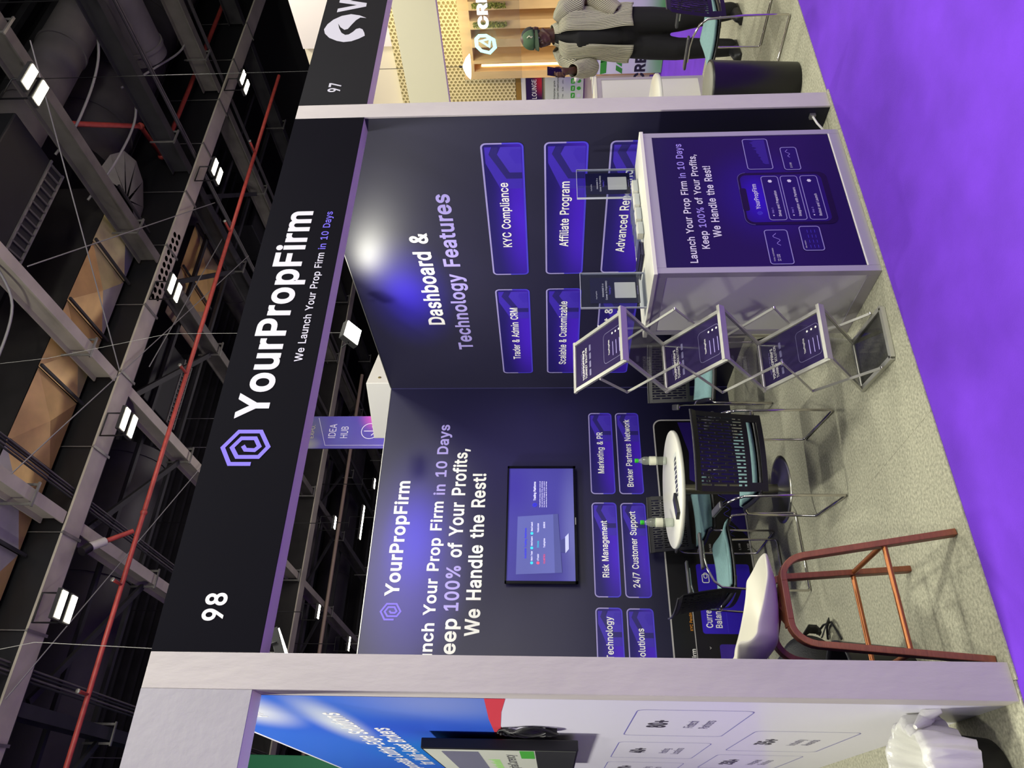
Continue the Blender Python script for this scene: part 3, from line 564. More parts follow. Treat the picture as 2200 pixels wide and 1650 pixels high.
# three headline lines, right parts fix the scale
sc1 = .674/(natw('in 10 Days', 24*.86)); w1 = natw('Launch Your Prop Firm', 24*.86)*sc1
text(FB, 'in 10 Days', 1.904, 2.442, m=lav, parent=wall_back, width=.674, cap=sc1*.509, e=24)
text(FB, 'Launch Your Prop Firm', 1.904-.27*sc1-w1, 2.447, m=letter, parent=wall_back, width=w1, cap=sc1*.509, e=24)
text(FB, '100%', .947, 2.274, m=lav, parent=wall_back, width=.373, cap=.105, e=24)
text(FB, 'of Your Profits,', 1.372, 2.274, m=letter, parent=wall_back, width=.973, cap=.105, e=24)
text(FB, 'Keep', .905, 2.277, m=letter, parent=wall_back, cap=.105, e=24, right=.905)
text(FB, 'We Handle the Rest!', .772, 2.106, m=letter, parent=wall_back, width=1.34, cap=.105, e=24)

# printed dashboard picture at the foot of the back wall
dash = empty('dashboard_print', (1.3, D, .35)); dash.parent = wall_back
GD = Frame((-1.3, 0, -.35), (1, 0, 0), (0, 0, 1))
ink = mat('print_black', '#08070c', .3); gl = mat('print_grey_line', '#a9a6a6', .4); blu = mat('print_blue', '#2e14b8', .35); blu2 = mat('print_blue_dark', '#221065', .35); org = mat('print_orange', '#d08a1c', .5)
flat(GD, rrect(-.05, 2.612, .01, .676, .07), .0012, 'screen_print', ink, dash)
outline(GD, rrect(-.05, 2.612, .01, .676, .07), .012, .002, 'screen_border', gl, dash)
outline(GD, [(-.05, .508), (1.16, .508), (1.36, .513)], .006, .002, 'divider', gl, dash, closed=False)
flat(GD, rrect(.809, 1.335, .045, .449, .02), .002, 'balance_card', blu, dash)
text(GD, 'Current', .85, .372, m=letter, parent=dash, width=.181, cap=.046, e=20, c=.003)
text(GD, 'Balance', .848, .303, m=letter, parent=dash, width=.184, cap=.046, e=20, c=.003)
outline(GD, [(.82, .262), (1.32, .262)], .003, .003, 'divider', bord_b, dash, closed=False)
text(GD, 'KYC Pending', .828, .518, m=org, parent=dash, width=.15, cap=.021, e=10, c=.003)
text(GD, 'YourPropFirm', .50, .516, m=letter, parent=dash, right=.702, cap=.03, e=14, c=.003)
text(GD, 'Dashboard overview', .50, .404, m=letter, parent=dash, right=.63, cap=.014, e=8, c=.003)
outline(GD, [(.70, .413), (.708, .402), (.716, .413)], .004, .003, 'chevron', gl, dash, closed=False)
flat(GD, rrect(.35, .735, .1, .34, .02), .002, 'side_card', mat('print_violet', '#3a2292', .35), dash)
outline(GD, rrect(1.19, 1.255, .36, .41, .012), .006, .003, 'wallet_icon', letter, dash)
outline(GD, rrect(1.225, 1.265, .372, .396, .01), .006, .0032, 'wallet_icon', letter, dash)
for s_, a_, b_ in (('15,000', 1.418, .389), ('10,000', 1.43, .314), ('5,000', 1.447, .2), ('1,000', 1.447, .086), ('1,000', 1.447, .02)):
    text(GD, s_, a_, b_, m=letter, parent=dash, cap=.014, e=6, c=.003)
flat(GD, [(1.56, .02), (2.59, .02), (2.59, .47), (2.3, .40), (2.05, .42), (1.9, .16), (1.8, .11), (1.7, .14)], .002, 'chart_area', blu2, dash)
outline(GD, [(1.56+.012*i, .12+.028*math.sin(i*.9)+.002*i) for i in range(60)], .003, .0035, 'chart_line', bord_b, dash, closed=False)

# ================================================================== wall screen
tvr = empty('wall_screen', (1.65, D, 1.64), 0, 'black-framed television on the back wall showing trading platforms', 'television')
GT = Frame((-1.65, -.055, -1.64), (1, 0, 0), (0, 0, 1))
MB().box(-.16, .16, -.02, 0, -.12, .12).build('wall_mount', black_pl, tvr)
MB().box(-.49, .49, -.052, -.02, -.277, .277).build('casing', black_pl, tvr, bevel=.004)
mb = MB()
for q in ((-.495, .495, .268, .28), (-.495, .495, -.282, -.262), (-.495, -.475, -.282, .28), (.475, .495, -.282, .28)): mb.box(q[0], q[1], -.062, -.05, q[2], q[3])
mb.build('bezel', mat('glossy_black', '#08080a', .15), tvr)
scr = grad_mat('screen_image', '#46419a', [(-.1, 0, -.26, .9, 1, .16, '#6a6cb0', .9), (-.35, 0, -.05, .3, 1, .3, '#3f3a86', .7), (.3, 0, .22, .35, 1, .2, '#3c2f9a', .6)], rough=.2, emit=.34)
scp = flat(Frame((0, -.0535, 0), (1, 0, 0), (0, 0, 1)), rrect(-.475, .475, -.262, .268, .002, 1), 0, 'screen', scr, tvr)
def em(name, col, e=.9): return mat(name, col, .4, emit=e)
ew = em('screen_white', '#e8e6ff', .8); eb = em('screen_blue', '#2d2be0', .8); ec = em('screen_cyan', '#38c8e0', .7); er = em('screen_red', '#e85078', .7); emn = em('screen_monitor', '#5b60ae', .3); emd = em('screen_monitor_shade', '#4b4f98', .22); eml = em('screen_silver', '#b8bce8', .5)
S = GT
flat(S, [(1.241, 1.479), (1.722, 1.507), (1.699, 1.829), (1.226, 1.835)], .002, 'pictured_monitor', emn, scp).location = -Vector((0, 0, 0))
flat(S, [(1.241, 1.479), (1.722, 1.507), (1.720, 1.545), (1.240, 1.535)], .003, 'pictured_monitor_foot', emd, scp)
flat(S, [(1.406, 1.489), (1.50, 1.494), (1.52, 1.452), (1.40, 1.448)], .0025, 'pictured_stand', em('screen_stand', '#3c3f88', .2), scp)
flat(S, [(1.395, 1.452), (1.43, 1.424), (1.56, 1.424), (1.53, 1.452)], .003, 'pictured_base', eml, scp)
text(S, 'Available Trading Platforms', 1.352, 1.756, m=eb, parent=scp, width=.25, cap=.016, e=16, c=.004)
row = [[('MetaTrader', 1.335, ew, ec), ('MatchTrader', 1.46, ew, ec), ('cTrader 5', 1.585, ew, ec)], [('Tiger', 1.335, ew, er), ('DXtrade', 1.44, ec, None), ('TradeLocker', 1.57, ew, None)], [('VERTEXFX', 1.30, er, None), ('TradingView', 1.44, ew, None), ('SiRiX', 1.60, ew, None)]]
row = [[('Match-Trader', 1.335, ew, ec), ('MetaTrader4', 1.455, ew, ec), ('MetaTrader5', 1.575, ew, ec)], [('cTrader', 1.335, ew, er), ('DXtrade', 1.44, ec, None), ('TradeLocker', 1.565, ew, None)], [('VOLUMETRICA', 1.31, er, None), ('TradingView', 1.44, ew, None), ('SiRiX', 1.60, ew, None)]]
for k, rw in enumerate(row):
    zb_ = (1.708, 1.659, 1.61)[k]
    for s_, a_, m_, dot in rw:
        text(S, s_, a_, zb_, m=m_, parent=scp, width=.078 if len(s_) > 7 else .055, cap=.013, e=16, c=.004)
        if dot: flat(S, [(a_-.018+.012*math.cos(t*PI/5), zb_+.006+.012*math.sin(t*PI/5)) for t in range(10)], .004, 'platform_icon', dot, scp)
hexlogo(S, 1.798, 1.692, .017, .02, eb, scp, c=.004)
text(S, 'Trading Platforms', 1.836, 1.685, m=ew, parent=scp, width=.168, cap=.018, e=18, c=.004)
for k, s_ in enumerate(('YourPropFirm turnkey solution covers all', 'new and existing prop firms, eliminating', 'the hassle of managing multiple vendors', 'and ensuring you keep all of your earnings.')):
    text(S, s_, 1.778, 1.647-.017*k, m=ew, parent=scp, width=.23, cap=.0085, e=8, c=.004)
MB().box(-.02, .04, -.064, -.0625, -.276, -.270).build('brand_badge', alu, tvr)

# ================================================================== reception counter
cpr = grad_mat('counter_poster_print', '#1a0f46', [(2.28-2.26, -.2, .98-.5, .42, 2, .36, '#23107e', .9), (.0, -.2, -.2, .35, 2, .3, '#25107a', .35)], rough=.22)
CX, CY, CZ = 2.262, .255, 0.
ct = empty('display_counter', (CX, CY, 0), 0, 'white and aluminium reception counter with a dark purple printed front', 'counter')
GC = Frame((-CX, -CY, 0), (1, 0, 0), (0, 0, 1))
x0, x1, y0, y1 = 1.762-CX, 2.762-CX, .005-CY, .505-CY
cp = mat('counter_profile', '#b5b0b8', .42, metal=.35)
for a in (x0, x1-.035):
    for b in (y0, y1-.035): MB().box(a, a+.035, b, b+.035, 0, 1.045).build('corner_profile', cp, ct, bevel=.002)
for z_ in ((.0, .055), (1.0, 1.045)):
    for b in (y0, y1-.03): MB().box(x0+.035, x1-.035, b, b+.03, *z_).build('rail', cp, ct, bevel=.002)
    for a in (x0, x1-.03): MB().box(a, a+.03, y0+.035, y1-.035, *z_).build('rail', cp, ct, bevel=.002)
MB().box(x0-.01, x1+.01, y0-.005, y1+.01, 1.045, 1.066).build('top', mat('counter_top', '#e2e0cf', .35), ct, bevel=.003)
MB().box(x0+.035, x1-.035, y0+.004, y0+.012, .055, 1.0).build('front_print', cpr, ct)
MB().box(x0+.004, x0+.014, y0+.035, y1-.035, .055, 1.0).build('side_panel', white_lam, ct)
MB().box(x1-.014, x1-.004, y0+.035, y1-.035, .055, 1.0).build('side_panel', white_lam, ct)
MB().box(x0+.035, x1-.035, y1-.012, y1-.006, .055, 1.0).build('back_panel', white_lam, ct)
MB().box(x0+.035, x1-.035, y0+.0, y0+.006, .055, .06).build('lower_edge_strip', mat('bright_edge', '#f2f0e0', .3), ct)
fr = empty('printed_artwork', (0, 0, 0)); fr.parent = ct
GC = Frame((-CX, .009-CY, 0), (1, 0, 0), (0, 0, 1)); GC.o.y = .005-CY+.0035
cl = mat('poster_white', '#d8d2e2', .4); cv = mat('poster_violet', '#9c8ade', .4); cb1 = mat('poster_border', '#8e86bd', .4); cb2 = mat('poster_border_blue', '#4a3fc8', .4); cdk = mat('poster_card', '#180b58', .3)
textrow(GC, [('Launch Your Prop Firm', cl), ('in 10 Days', cv)], 1.822, .848, .852, fr, e=20)
textrow(GC, [('Keep', cl), ('100%', cv), ('of Your Profits,', cl)], 1.911, .782, .678, fr, e=20)
text(GC, 'We Handle the Rest!', 1.989, .715, m=cl, parent=fr, width=.51, cap=.038, e=20)
flat(GC, rrect(2.068, 2.438, .13, .585, .045), .0012, 'phone_body', mat('poster_phone', '#0e0728', .25), fr)
outline(GC, rrect(2.068, 2.438, .13, .585, .045)[:12], .003, .002, 'phone_edge', mat('poster_phone_edge', '#57508a', .3), fr, closed=False)
flat(GC, rrect(2.085, 2.42, .16, .573, .035), .0016, 'phone_screen', grad_mat('phone_screen_print', '#1c0c60', [(2.25-CX, 0, .5, .25, 2, .14, '#2c0bb8', 1.)], rough=.25), fr)
flat(GC, rrect(2.165, 2.325, .552, .585, .012), .002, 'phone_notch', mat('poster_phone', ''), fr)
hexlogo(GC, 2.147, .506, .012, .014, cb2, fr)
text(GC, 'YourPropFirm', 2.175, .498, m=cl, parent=fr, width=.18, cap=.022, e=16, c=.0022)
for k, (b0, b1, s_, w_) in enumerate(((.380, .465, 'Setup and Preparation', .182), (.282, .367, 'Integration with Partners', .203), (.182, .267, 'Rollout and Launch', .156))):
    flat(GC, rrect(2.098, 2.408, b0, b1, .015), .002, 'step_card', cdk, fr)
    outline(GC, rrect(2.098, 2.408, b0, b1, .015), .004, .0025, 'step_border', cb1 if k < 3 else cb2, fr)
    text(GC, s_, 2.122, b0+.023, m=cl, parent=fr, width=w_, cap=.013, e=12, c=.0026)
    text(GC, 'Step %d' % (k+1), 2.143, b0+.057, m=cv, parent=fr, cap=.009, e=8, c=.0026)
    flat(GC, [(2.129+.004*math.cos(t*PI/4), b0+.061+.004*math.sin(t*PI/4)) for t in range(8)], .0026, 'step_dot', cl, fr)
    flat(GC, [(2.372+(.012 if t % 2 else .009)*math.cos(t*PI/6), b0+.043+(.012 if t % 2 else .009)*math.sin(t*PI/6)) for t in range(12)], .0026, 'step_icon', cl, fr)
for (a0, a1, b0, b1) in ((2.464, 2.697, .39, .52), (2.456, 2.627, .248, .331), (1.811, 2.031, .396, .506), (1.895, 2.052, .237, .335)):
    flat(GC, rrect(a0, a1, b0, b1, .014), .0016, 'chart_card', cdk, fr)
    outline(GC, rrect(a0, a1, b0, b1, .014), .0045, .002, 'chart_border', cb1, fr)
flat(GC, [(2.50+.19*i/18, .425+.035*abs(math.sin(i*1.3))*(.3+i/26)+.002*i) for i in range(19)]+[(2.69, .405), (2.50, .405)], .0022, 'area_chart', mat('poster_chart', '#2f2080', .3), fr)
outline(GC, [(1.93+.08*i/12, .44+.012*math.sin(i*.9)+.002*i) for i in range(13)], .0025, .0022, 'line_chart', cv, fr, closed=False)
outline(GC, [(2.55+.06*i/12, .29+.008*math.sin(i*.9)+.001*i) for i in range(13)], .0025, .0022, 'line_chart', cv, fr, closed=False)
text(GC, 'TOTAL CUSTOMERS', 1.828, .481, m=cl, parent=fr, width=.085, cap=.006, e=6, c=.0024)
text(GC, '12 132', 1.829, .455, m=cl, parent=fr, width=.045, cap=.014, e=8, c=.0024)
text(GC, '$ 3.95K', 2.47, .29, m=cl, parent=fr, width=.04, cap=.01, e=8, c=.0024)
text(GC, 'Data Analytics', 1.91, .318, m=cl, parent=fr, width=.05, cap=.006, e=5, c=.0024)
for i in range(4):
    for j in range(3): flat(GC, rrect(1.91+.033*i, 1.93+.033*i, .262+.018*j, .264+.018*j, .0009, 1), .0022, 'table_mark', cb2, fr)

# acrylic holders on the counter
acr = clear('clear_acrylic', '#f4f6fa', .03)
pprint = grad_mat('flyer_print', '#12103a', [(0, 0, .06, .12, 1, .12, '#0c0a24', .9), (0, 0, -.1, .14, 1, .08, '#3a45a8', .9)], rough=.35)
def holder(x, label, rz):
    h = empty('acrylic_sign_holder', (x, .29, 1.066), rz, label, 'sign holder', 'acrylic holders on the reception counter')
    MB().box(-.115, .115, .0, .0025, .0, .335).build('back_sheet', acr, h)
    MB().box(-.115, .115, -.009, -.0065, .0, .335).build('front_sheet', acr, h)
    MB().box(-.115, .115, -.05, .07, .0, .003).build('foot', acr, h)
    mb = MB()
    for s_ in (-1, 1): mb.box(s_*.115-.0015, s_*.115+.0015, -.0095, .003, 0, .336)
    mb.box(-.115, .115, -.0095, .003, .334, .3365); mb.build('polished_edge', mat('acrylic_edge', '#b6b9c6', .15, spec=.8), h)
    fl = MB().box(-.085, .085, -.005, -.0035, .03, .285).build('flyer', pprint, h, loc=(0, 0, 0))
    g = Frame((0, -.0052, 0), (1, 0, 0), (0, 0, 1))
    text(g, 'Interested in a', 0, .215, m=letter, parent=fl, cap=.009, e=12, c=.0004, center=0)
    text(g, 'Career in Proprietary', 0, .197, m=letter, parent=fl, cap=.009, e=12, c=.0004, center=0)
    text(g, 'Trading ?', 0, .179, m=purp, parent=fl, cap=.009, e=10, c=.0004, center=0)
    text(g, 'YourPropFirm', -.06, .25, m=letter, parent=fl, cap=.006, e=10, c=.0004)
    flat(g, rrect(-.052, .052, .05, .158, .004), .0004, 'blank_label', mat('off_white_label', '#c9c6c0', .5), fl)
    text(g, 'yourpropfirm.com', 0, .038, m=lav, parent=fl, cap=.005, e=5, c=.0004, center=0)
holder(1.892, 'clear acrylic flyer holder at the near corner of the reception counter', 0)
holder(2.81-.15+.02, 'clear acrylic flyer holder at the far end of the reception counter', 0)
# card dispensers and cards between the holders
for i in range(4):
    d = empty('card_dispenser', (2.20+.118*i, .175+.012*i, 1.066), .05, 'small clear acrylic card pocket, %s along the counter edge' % ('first from the near corner', 'second from the near corner', 'third from the near corner', 'last before the far holder')[i], 'card holder', 'acrylic card pockets on the counter')
    MB().box(-.05, .05, -.03, -.028, 0, .03).build('front_lip', acr, d)
    MB().box(-.05, .05, .025, .027, 0, .062).build('back_plate', acr, d)
    MB().box(-.05, .05, -.03, .027, 0, .003).build('base', acr, d)
    MB().box(-.044, .044, -.024, .018, .0035, .034).build('card_stack', mat('card_white', '#cfcdc4', .5), d)
for i in range(3):
    tag(MB().box(-.045, .045, -.1, .1, 0, .006).build('leaflet', mat('leaflet_dark_%d' % (i % 2), ('#1a1733', '#3b3a58')[i % 2], .3), loc=(2.10+.012*i, .30+.01*i, 1.0665+.0065*i)), ('dark folded leaflet at the bottom of the counter pile', 'grey folded leaflet in the middle of the counter pile', 'dark glossy leaflet on top of the counter pile')[i], 'leaflet', 'leaflets piled on the counter')
for i in range(5):
    tag(MB().box(-.05, .05, -.075, .075, 0, .008+.004*i).build('brochure_pack', mat('brochure_glossy', '#6f7290', .18), loc=(2.195+.086*i, .345, 1.0665)), 'shrink-wrapped glossy brochure pack behind the card pockets, number %s from the near end' % ('one', 'two', 'three', 'four', 'five')[i], 'brochure', 'brochure packs on the counter')

# ================================================================== accordion literature rack
rk = empty('brochure_rack', (1.502, .284, 0), math.radians(-8), 'silver accordion brochure rack with three sloping poster shelves beside the counter', 'rack')
sil = mat('silver_profile', '#c9c8bd', .38, metal=.6)
hw = .130
zz_ = [(.18, 1.432), (-.18, 1.205), (.18, .975), (-.18, .745), (.18, .49), (-.18, .285), (.18, .012), (-.18, .012)]
def Q(x, k): return Vector((x, zz_[k][0], zz_[k][1]))
post_m = grad_mat('rack_poster_print', '#30274e', [(0, 0, 0, .3, .3, .3, '#453a68', .5)], rough=.12)
smoke = clear('clear_sheet', '#d2d2d2', .05, .05, .10, '#9a9a94')
for k in range(7):
    a, b = Q(-hw, k), Q(hw, k); c_, d_ = Q(hw, k+1), Q(-hw, k+1)
    pn = 'shelf_frame' if k % 2 == 0 and k < 6 else 'link_frame'
    mb = MB()
    mb.bar(a, d_, .018, .012); mb.bar(b, c_, .018, .012); mb.bar(a, b, .016, .012, (0, 1, 0)); mb.bar(d_, c_, .016, .012, (0, 1, 0))
    fr_ = mb.build(pn, sil, rk)
    g = Frame(d_, (b-a), (a-d_)) if k % 2 == 0 else Frame(a, (b-a), (a-d_))
    Lp = (a-d_).length
    if k in (0, 2, 4):
        pl_ = MB(); pl_.prism([(.012, .012), (2*hw-.012, .012), (2*hw-.012, Lp-.012), (.012, Lp-.012)], g.P(0, 0, -.001), g.ux, g.uy, g.n, .002)
        po = pl_.build('poster', post_m, rk)
        text(g, "YOURPROPFIRM'S", .03, Lp-.085, m=letter, parent=po, width=.165, cap=.015, e=26, c=.0016)
        text(g, 'TURNKEY SOLUTION', .03, Lp-.108, m=letter, parent=po, width=.17, cap=.015, e=10, c=.0016)
        text(g, 'Launch your own prop firm', .06, Lp-.062, m=lav, parent=po, width=.12, cap=.005, e=5, c=.0016)
        for q_ in range(4):
            flat(g, rrect(.035+.045*q_, .07+.045*q_, Lp-.142, Lp-.128, .004, 2), .0016, 'step_mark', mat('poster_soft', '#6f6a92', .4), po)
        outline(g, rrect(.045, .205, .035, .175 if Lp > .3 else .16, .02), .0025, .0016, 'phone_drawing', mat('poster_soft', ''), po)
        text(g, 'YourPropFirm', .08, .128, m=letter, parent=po, width=.08, cap=.010, e=20, c=.0018)
        for q_ in range(3):
            flat(g, rrect(.065, .14, .100-.026*q_, .104-.026*q_, .0015, 1), .0018, 'text_mark', lav, po)
            flat(g, [(.185+.006*math.cos(t*PI/3), .103-.026*q_+.006*math.sin(t*PI/3)) for t in range(6)], .0018, 'step_dot', letter, po)
        # clear cover and the brochure lip
        lip = MB(); e_ = g
        pts = [(0, -.004), (0, .03), (.006, .03), (.006, .004), (.03, .004), (.03, -.004)]
        vs = []
        for xx in (-.012, 2*hw+.012):
            for (n_, u_) in ((0, .0), (.034, .0), (.034, .018), (.030, .018), (.030, .004), (0, .004)):
                vs.append(g.P(xx, u_-.012, n_))
        lip.add(vs, [(0, 1, 7, 6), (1, 2, 8, 7), (2, 3, 9, 8), (3, 4, 10, 9), (4, 5, 11, 10), (5, 0, 6, 11), (0, 5, 4, 3, 2, 1), (6, 7, 8, 9, 10, 11)])
        lip.build('shelf_lip', sil, rk)
    else:
        pl_ = MB(); pl_.add([a+(b-a)*.05, b-(b-a)*.05, c_-(b-a)*.05, d_+(b-a)*.05], [(0, 1, 2, 3)]); pl_.build('clear_panel', smoke, rk)
    mb = MB(); mb.tube([Q(-hw-.012, k), Q(hw+.012, k)], .009, 8); mb.build('hinge_rod', sil, rk)
for sx in (-1, 1):
    x_ = sx*(hw+.014)
    ar = [(0.0, 1.32), (.165, 1.175), (-.165, .965), (.175, .70), (-.165, .50), (.165, .26), (-.10, .03)]
    for k in range(6):
        MB().bar((x_, ar[k][0], ar[k][1]), (x_, ar[k+1][0], ar[k+1][1]), .004, .013, (1, 0, 0)).build('scissor_arm', sil, rk)
    for k in range(1, 7): MB().tube([(x_-.005, ar[k][0], ar[k][1]), (x_+.005, ar[k][0], ar[k][1])], .006, 8).build('pivot', chrome, rk)
for sx in (-1, 1):
    MB().bar((sx*hw, -.18, .012), (sx*hw, .18, .012), .022, .02).build('base_side', sil, rk)
MB().bar((-hw, -.18, .012), (hw, -.18, .012), .024, .02).build('base_front', sil, rk)
MB().add([(-hw+.01, -.17, .014), (hw-.01, -.17, .014), (hw-.01, .17, .014), (-hw+.01, .17, .014)], [(0, 1, 2, 3)]).build('base_panel', smoke, rk)

# ================================================================== visitor chairs (chrome wire sled frame, slotted plastic back, teal seat)
teal = mat('teal_fabric', '#7fa3a3', .9, noise=.08, nscale=60, bump=.2, bscale=300)
shellm = mat('black_shell', '#0c0b10', .38)
backm = mat('black_slotted_plastic', '#0e0d13', .42)
padm = mat('armrest_grey', '#3c3b3d', .35)
def make_chair():
    t = empty('visitor_chair', (0, 0, 0))
    for s in (-1, 1):
        pts = [(s*.262, .05, .622), (s*.262, -.06, .622), (s*.26, -.12, .612), (s*.248, -.20, .575), (s*.243, -.235, .53), (s*.24, -.25, .30), (s*.24, -.25, .022), (s*.238, -.238, .009), (s*.238, 0, .008), (s*.238, .236, .009), (s*.236, .25, .022), (s*.232, .245, .3), (s*.228, .235, .405), (s*.21, .21, .425), (s*.12, .18, .428), (0, .18, .428)]
        fr_ = MB().tube(pts, .0075, 8).build('side_frame', chrome, t)
        MB().tube([(s*.24, -.242, .45), (s*.215, -.225, .445), (s*.2, -.15, .43)], .009, 8).build('frame_bracket', chrome, t)
        mb = MB(); mb.box(s*.262-.022, s*.262+.022, -.13, .10, .626, .645); mb.build('armrest', padm, t, bevel=.008)
    NX, NZ = 47, 28
    def bp_(u, v):
        x = (u-.5)*.455*(1-.06*(1-v)); z = .405+.39*v
        y = -.232-.032*(1-(2*u-1)**2)-.075*max(0, v-.25)**1.3+.02*max(0, .3-v)
        if v > .93: y -= (v-.93)*.25
        return Vector((x, y, z))
    vs = [bp_(i/NX, j/NZ) for j in range(NZ+1) for i in range(NX+1)]; fs = []
    for j in range(NZ):
        for i in range(NX):
            slot = 3 <= i <= 43 and i % 2 == 1 and 8 <= j <= 25 and (j+3*((i//2) % 2)) % 6 != 0
            win = 5 <= i <= 41 and 2 <= j <= 5
            if not slot and not win: fs.append((j*(NX+1)+i, j*(NX+1)+i+1, (j+1)*(NX+1)+i+1, (j+1)*(NX+1)+i))
    used = sorted({k for f in fs for k in f}); mp_ = {k: n for n, k in enumerate(used)}
    mb = MB(); mb.add([vs[k] for k in used], [tuple(mp_[k] for k in f) for f in fs], False)
    mb.build('backrest', backm, t, solid=.006)
    MB().tube([bp_(i/24, 1)+Vector((0, 0, .002)) for i in range(25)], .006, 6).build('back_rim', padm, t)
    def seat(dz, w, l0, l1):
        def f(u, v):
            x = (u-.5)*2*w*(1-.05*v); y = l0+(l1-l0)*v
            z = .452+dz+.012*(2*u-1)**2-.02*math.sin(PI*min(1, v*1.1))*.6
            if v > .8: z -= (v-.8)**2*1.0
            return Vector((x, y, z))
        return f
    MB().grid(seat(-.014, .232, -.235, .245), 14, 14).build('seat_shell', shellm, t, solid=.012)
    MB().grid(seat(.006, .205, -.20, .225), 14, 14).build('seat_pad', teal, t, solid=.016)
    return t
chair0 = make_chair()
gch = 'visitor chairs round the small table'
specs = [((1.318, 1.163), -9.5, 'black slotted visitor chair with its back to the aisle, nearest the purple carpet', gch),
         ((1.035, 2.02), -90, 'black visitor chair facing right beside the counter stool, teal seat showing', gch),
         ((1.60, 2.52), 178, 'black visitor chair behind the white round table against the back wall', gch),
         ((2.45, 1.92), 150, 'black visitor chair behind the brochure rack in the booth corner', gch),
         ((4.235, .375), 3, 'black visitor chair in the next booth in front of the man', 'visitor chairs in the next booth')]
for i, (xy, rz, lab, g) in enumerate(specs):
    o = chair0 if i == 0 else copy_tree(chair0)
    o.location = (xy[0], xy[1], 0); o.rotation_euler = (0, 0, math.radians(rz)); tag(o, lab, 'chair', g)

# ------------------------------------------------------------------ tables
tabm = mat('white_tabletop', '#eceadb', .3)
def round_table(x, y, r, lab):
    t = empty('round_table', (x, y, 0), 0, lab, 'table')
    MB().lathe([(0, .712), (r-.006, .712), (r, .718), (r, .734), (r-.006, .74), (0, .74)], n=64).build('tabletop', tabm, t)
    MB().lathe([(.035, .012), (.035, .70), (.05, .705), (.09, .7115)], n=24).build('column', mat('brushed_steel', '#8e8c84', .3, metal=1.), t)
    MB().lathe([(.228, 0), (.228, .006), (.20, .012), (.05, .02), (.036, .03)], n=48).build('base_plate', mat('polished_base', '#b5b3aa', .28, metal=1.), t)
    return t
round_table(1.54, 1.99, .40, 'white round meeting table with two water bottles on it')
round_table(4.3, 1.2, .39, 'white round table in the next booth seen edge-on')

water = clear('clear_bottle', '#f6fbf2', .06, .04, .14, '#f4f8ea')
def bottle(x, y, lab):
    b = empty('water_bottle', (x, y, .74), 0, lab, 'bottle', 'water bottles on the round table')
    MB().lathe([(0, .001), (.026, .001), (.03, .008), (.029, .03), (.031, .035), (.029, .06), (.031, .068), (.031, .12), (.028, .13), (.031, .14), (.028, .16), (.016, .185), (.0125, .192), (.0125, .20)], n=24).build('bottle_body', water, b)
    MB().lathe([(.0315, .075), (.0318, .076), (.0318, .118), (.0315, .119)], n=24).build('paper_label', mat('cream_label', '#e6e6cf', .5), b)
    MB().lathe([(0, .222), (.0145, .222), (.0152, .218), (.0152, .2), (.0145, .198)], n=16).build('screw_cap', mat('green_cap', '#35c030', .4), b)
bottle(1.80, 2.08, 'water bottle with green cap on the far side of the table')
bottle(1.31, 2.02, 'water bottle with green cap in front of the slotted chair back')
lf = tag(MB().box(-.16, .16, -.06, .06, 0, .0015).build('printed_flyer', mat('flyer_white', '#dfe0d6', .4), loc=(1.52, 1.76, .7405)), 'flat printed flyer lying near the front of the white table', 'flyer')
lf.rotation_euler.z = math.radians(-12)
gfl = Frame((0, 0, .0017), (1, 0, 0), (0, 1, 0))
for i in range(9): flat(gfl, [(-.13+.03*i, -.045), (-.108+.03*i, -.045), (-.108+.03*i, .045-.02*(i % 3)), (-.13+.03*i, .045-.01*(i % 2))], 0, 'print_mark', mat('flyer_ink', '#3a3a48', .4), lf)
bxs = [(1.335, 1.80, .035, .085, .02, 20, 'small black card box lying near the left of the white table', 'card_box'), (1.40, 1.87, .02, .05, .006, 25, 'dark business card lying beside the black card box', 'business_card')]
for x, y, a, b, h_, r_, lab, nm in bxs:
    o = MB().box(-b, b, -a, a, 0, h_).build(nm, mat('dark_card', '#2a2a2e', .3), bevel=.002, loc=(x, y, .7405)); o.rotation_euler.z = math.radians(r_); tag(o, lab, 'box' if nm == 'card_box' else 'card')

# ================================================================== counter stool
wood = mat('reddish_wood_paint', '#80482f', .45, noise=.14, nscale=14, stretch=(1, 1, 6), bump=.12, bscale=60)
cop = mat('copper_footrest', '#a8683a', .35, metal=.6)
st = empty('counter_stool', (.258, .30, 0), 0, 'white shell counter stool with reddish brown legs and copper footrest', 'stool')
def arch(y0, y1, nm='leg_frame'):
    # inverted U of flat rectangular section, feet at y0, top at y1
    def P(x, z): return Vector((x, y0+(y1-y0)*z/.66, z))
    side = [P(.237, .0), P(.175, .56)]
    pts = [P(.237, .0), P(.17, .57)]
    for i in range(1, 7):
        a = i/6*PI/2; pts.append(P(.17-.07*(1-math.cos(a))-.012*math.sin(a), .57+.085*math.sin(a)))
    pts2 = [Vector((-p.x, p.y, p.z)) for p in reversed(pts)]
    path = pts+pts2
    vs = []; fs = []; n = len(path)
    for i, p in enumerate(path):
        t = (path[min(i+1, n-1)]-path[max(i-1, 0)]).normalized(); yv = Vector((0, 1, 0)); x = t.cross(yv).normalized(); yv = x.cross(t)
        for a, b in ((-1, -1), (1, -1), (1, 1), (-1, 1)): vs.append(p+x*a*.0125+yv*b*.019)
    for i in range(n-1):
        for k in range(4): fs.append((i*4+k, i*4+(k+1) % 4, (i+1)*4+(k+1) % 4, (i+1)*4+k))
    fs += [(3, 2, 1, 0), tuple(range(4*n-4, 4*n))]
    mb = MB(); mb.add(vs, fs); return mb.build(nm, wood, st, bevel=.003)
arch(-.225, -.12); arch(.215, .12)
MB().box(-.10, .10, -.13, -.09, .645, .668).build('seat_bracket', wood, st); MB().box(-.10, .10, .09, .13, .645, .668).build('seat_bracket', wood, st)
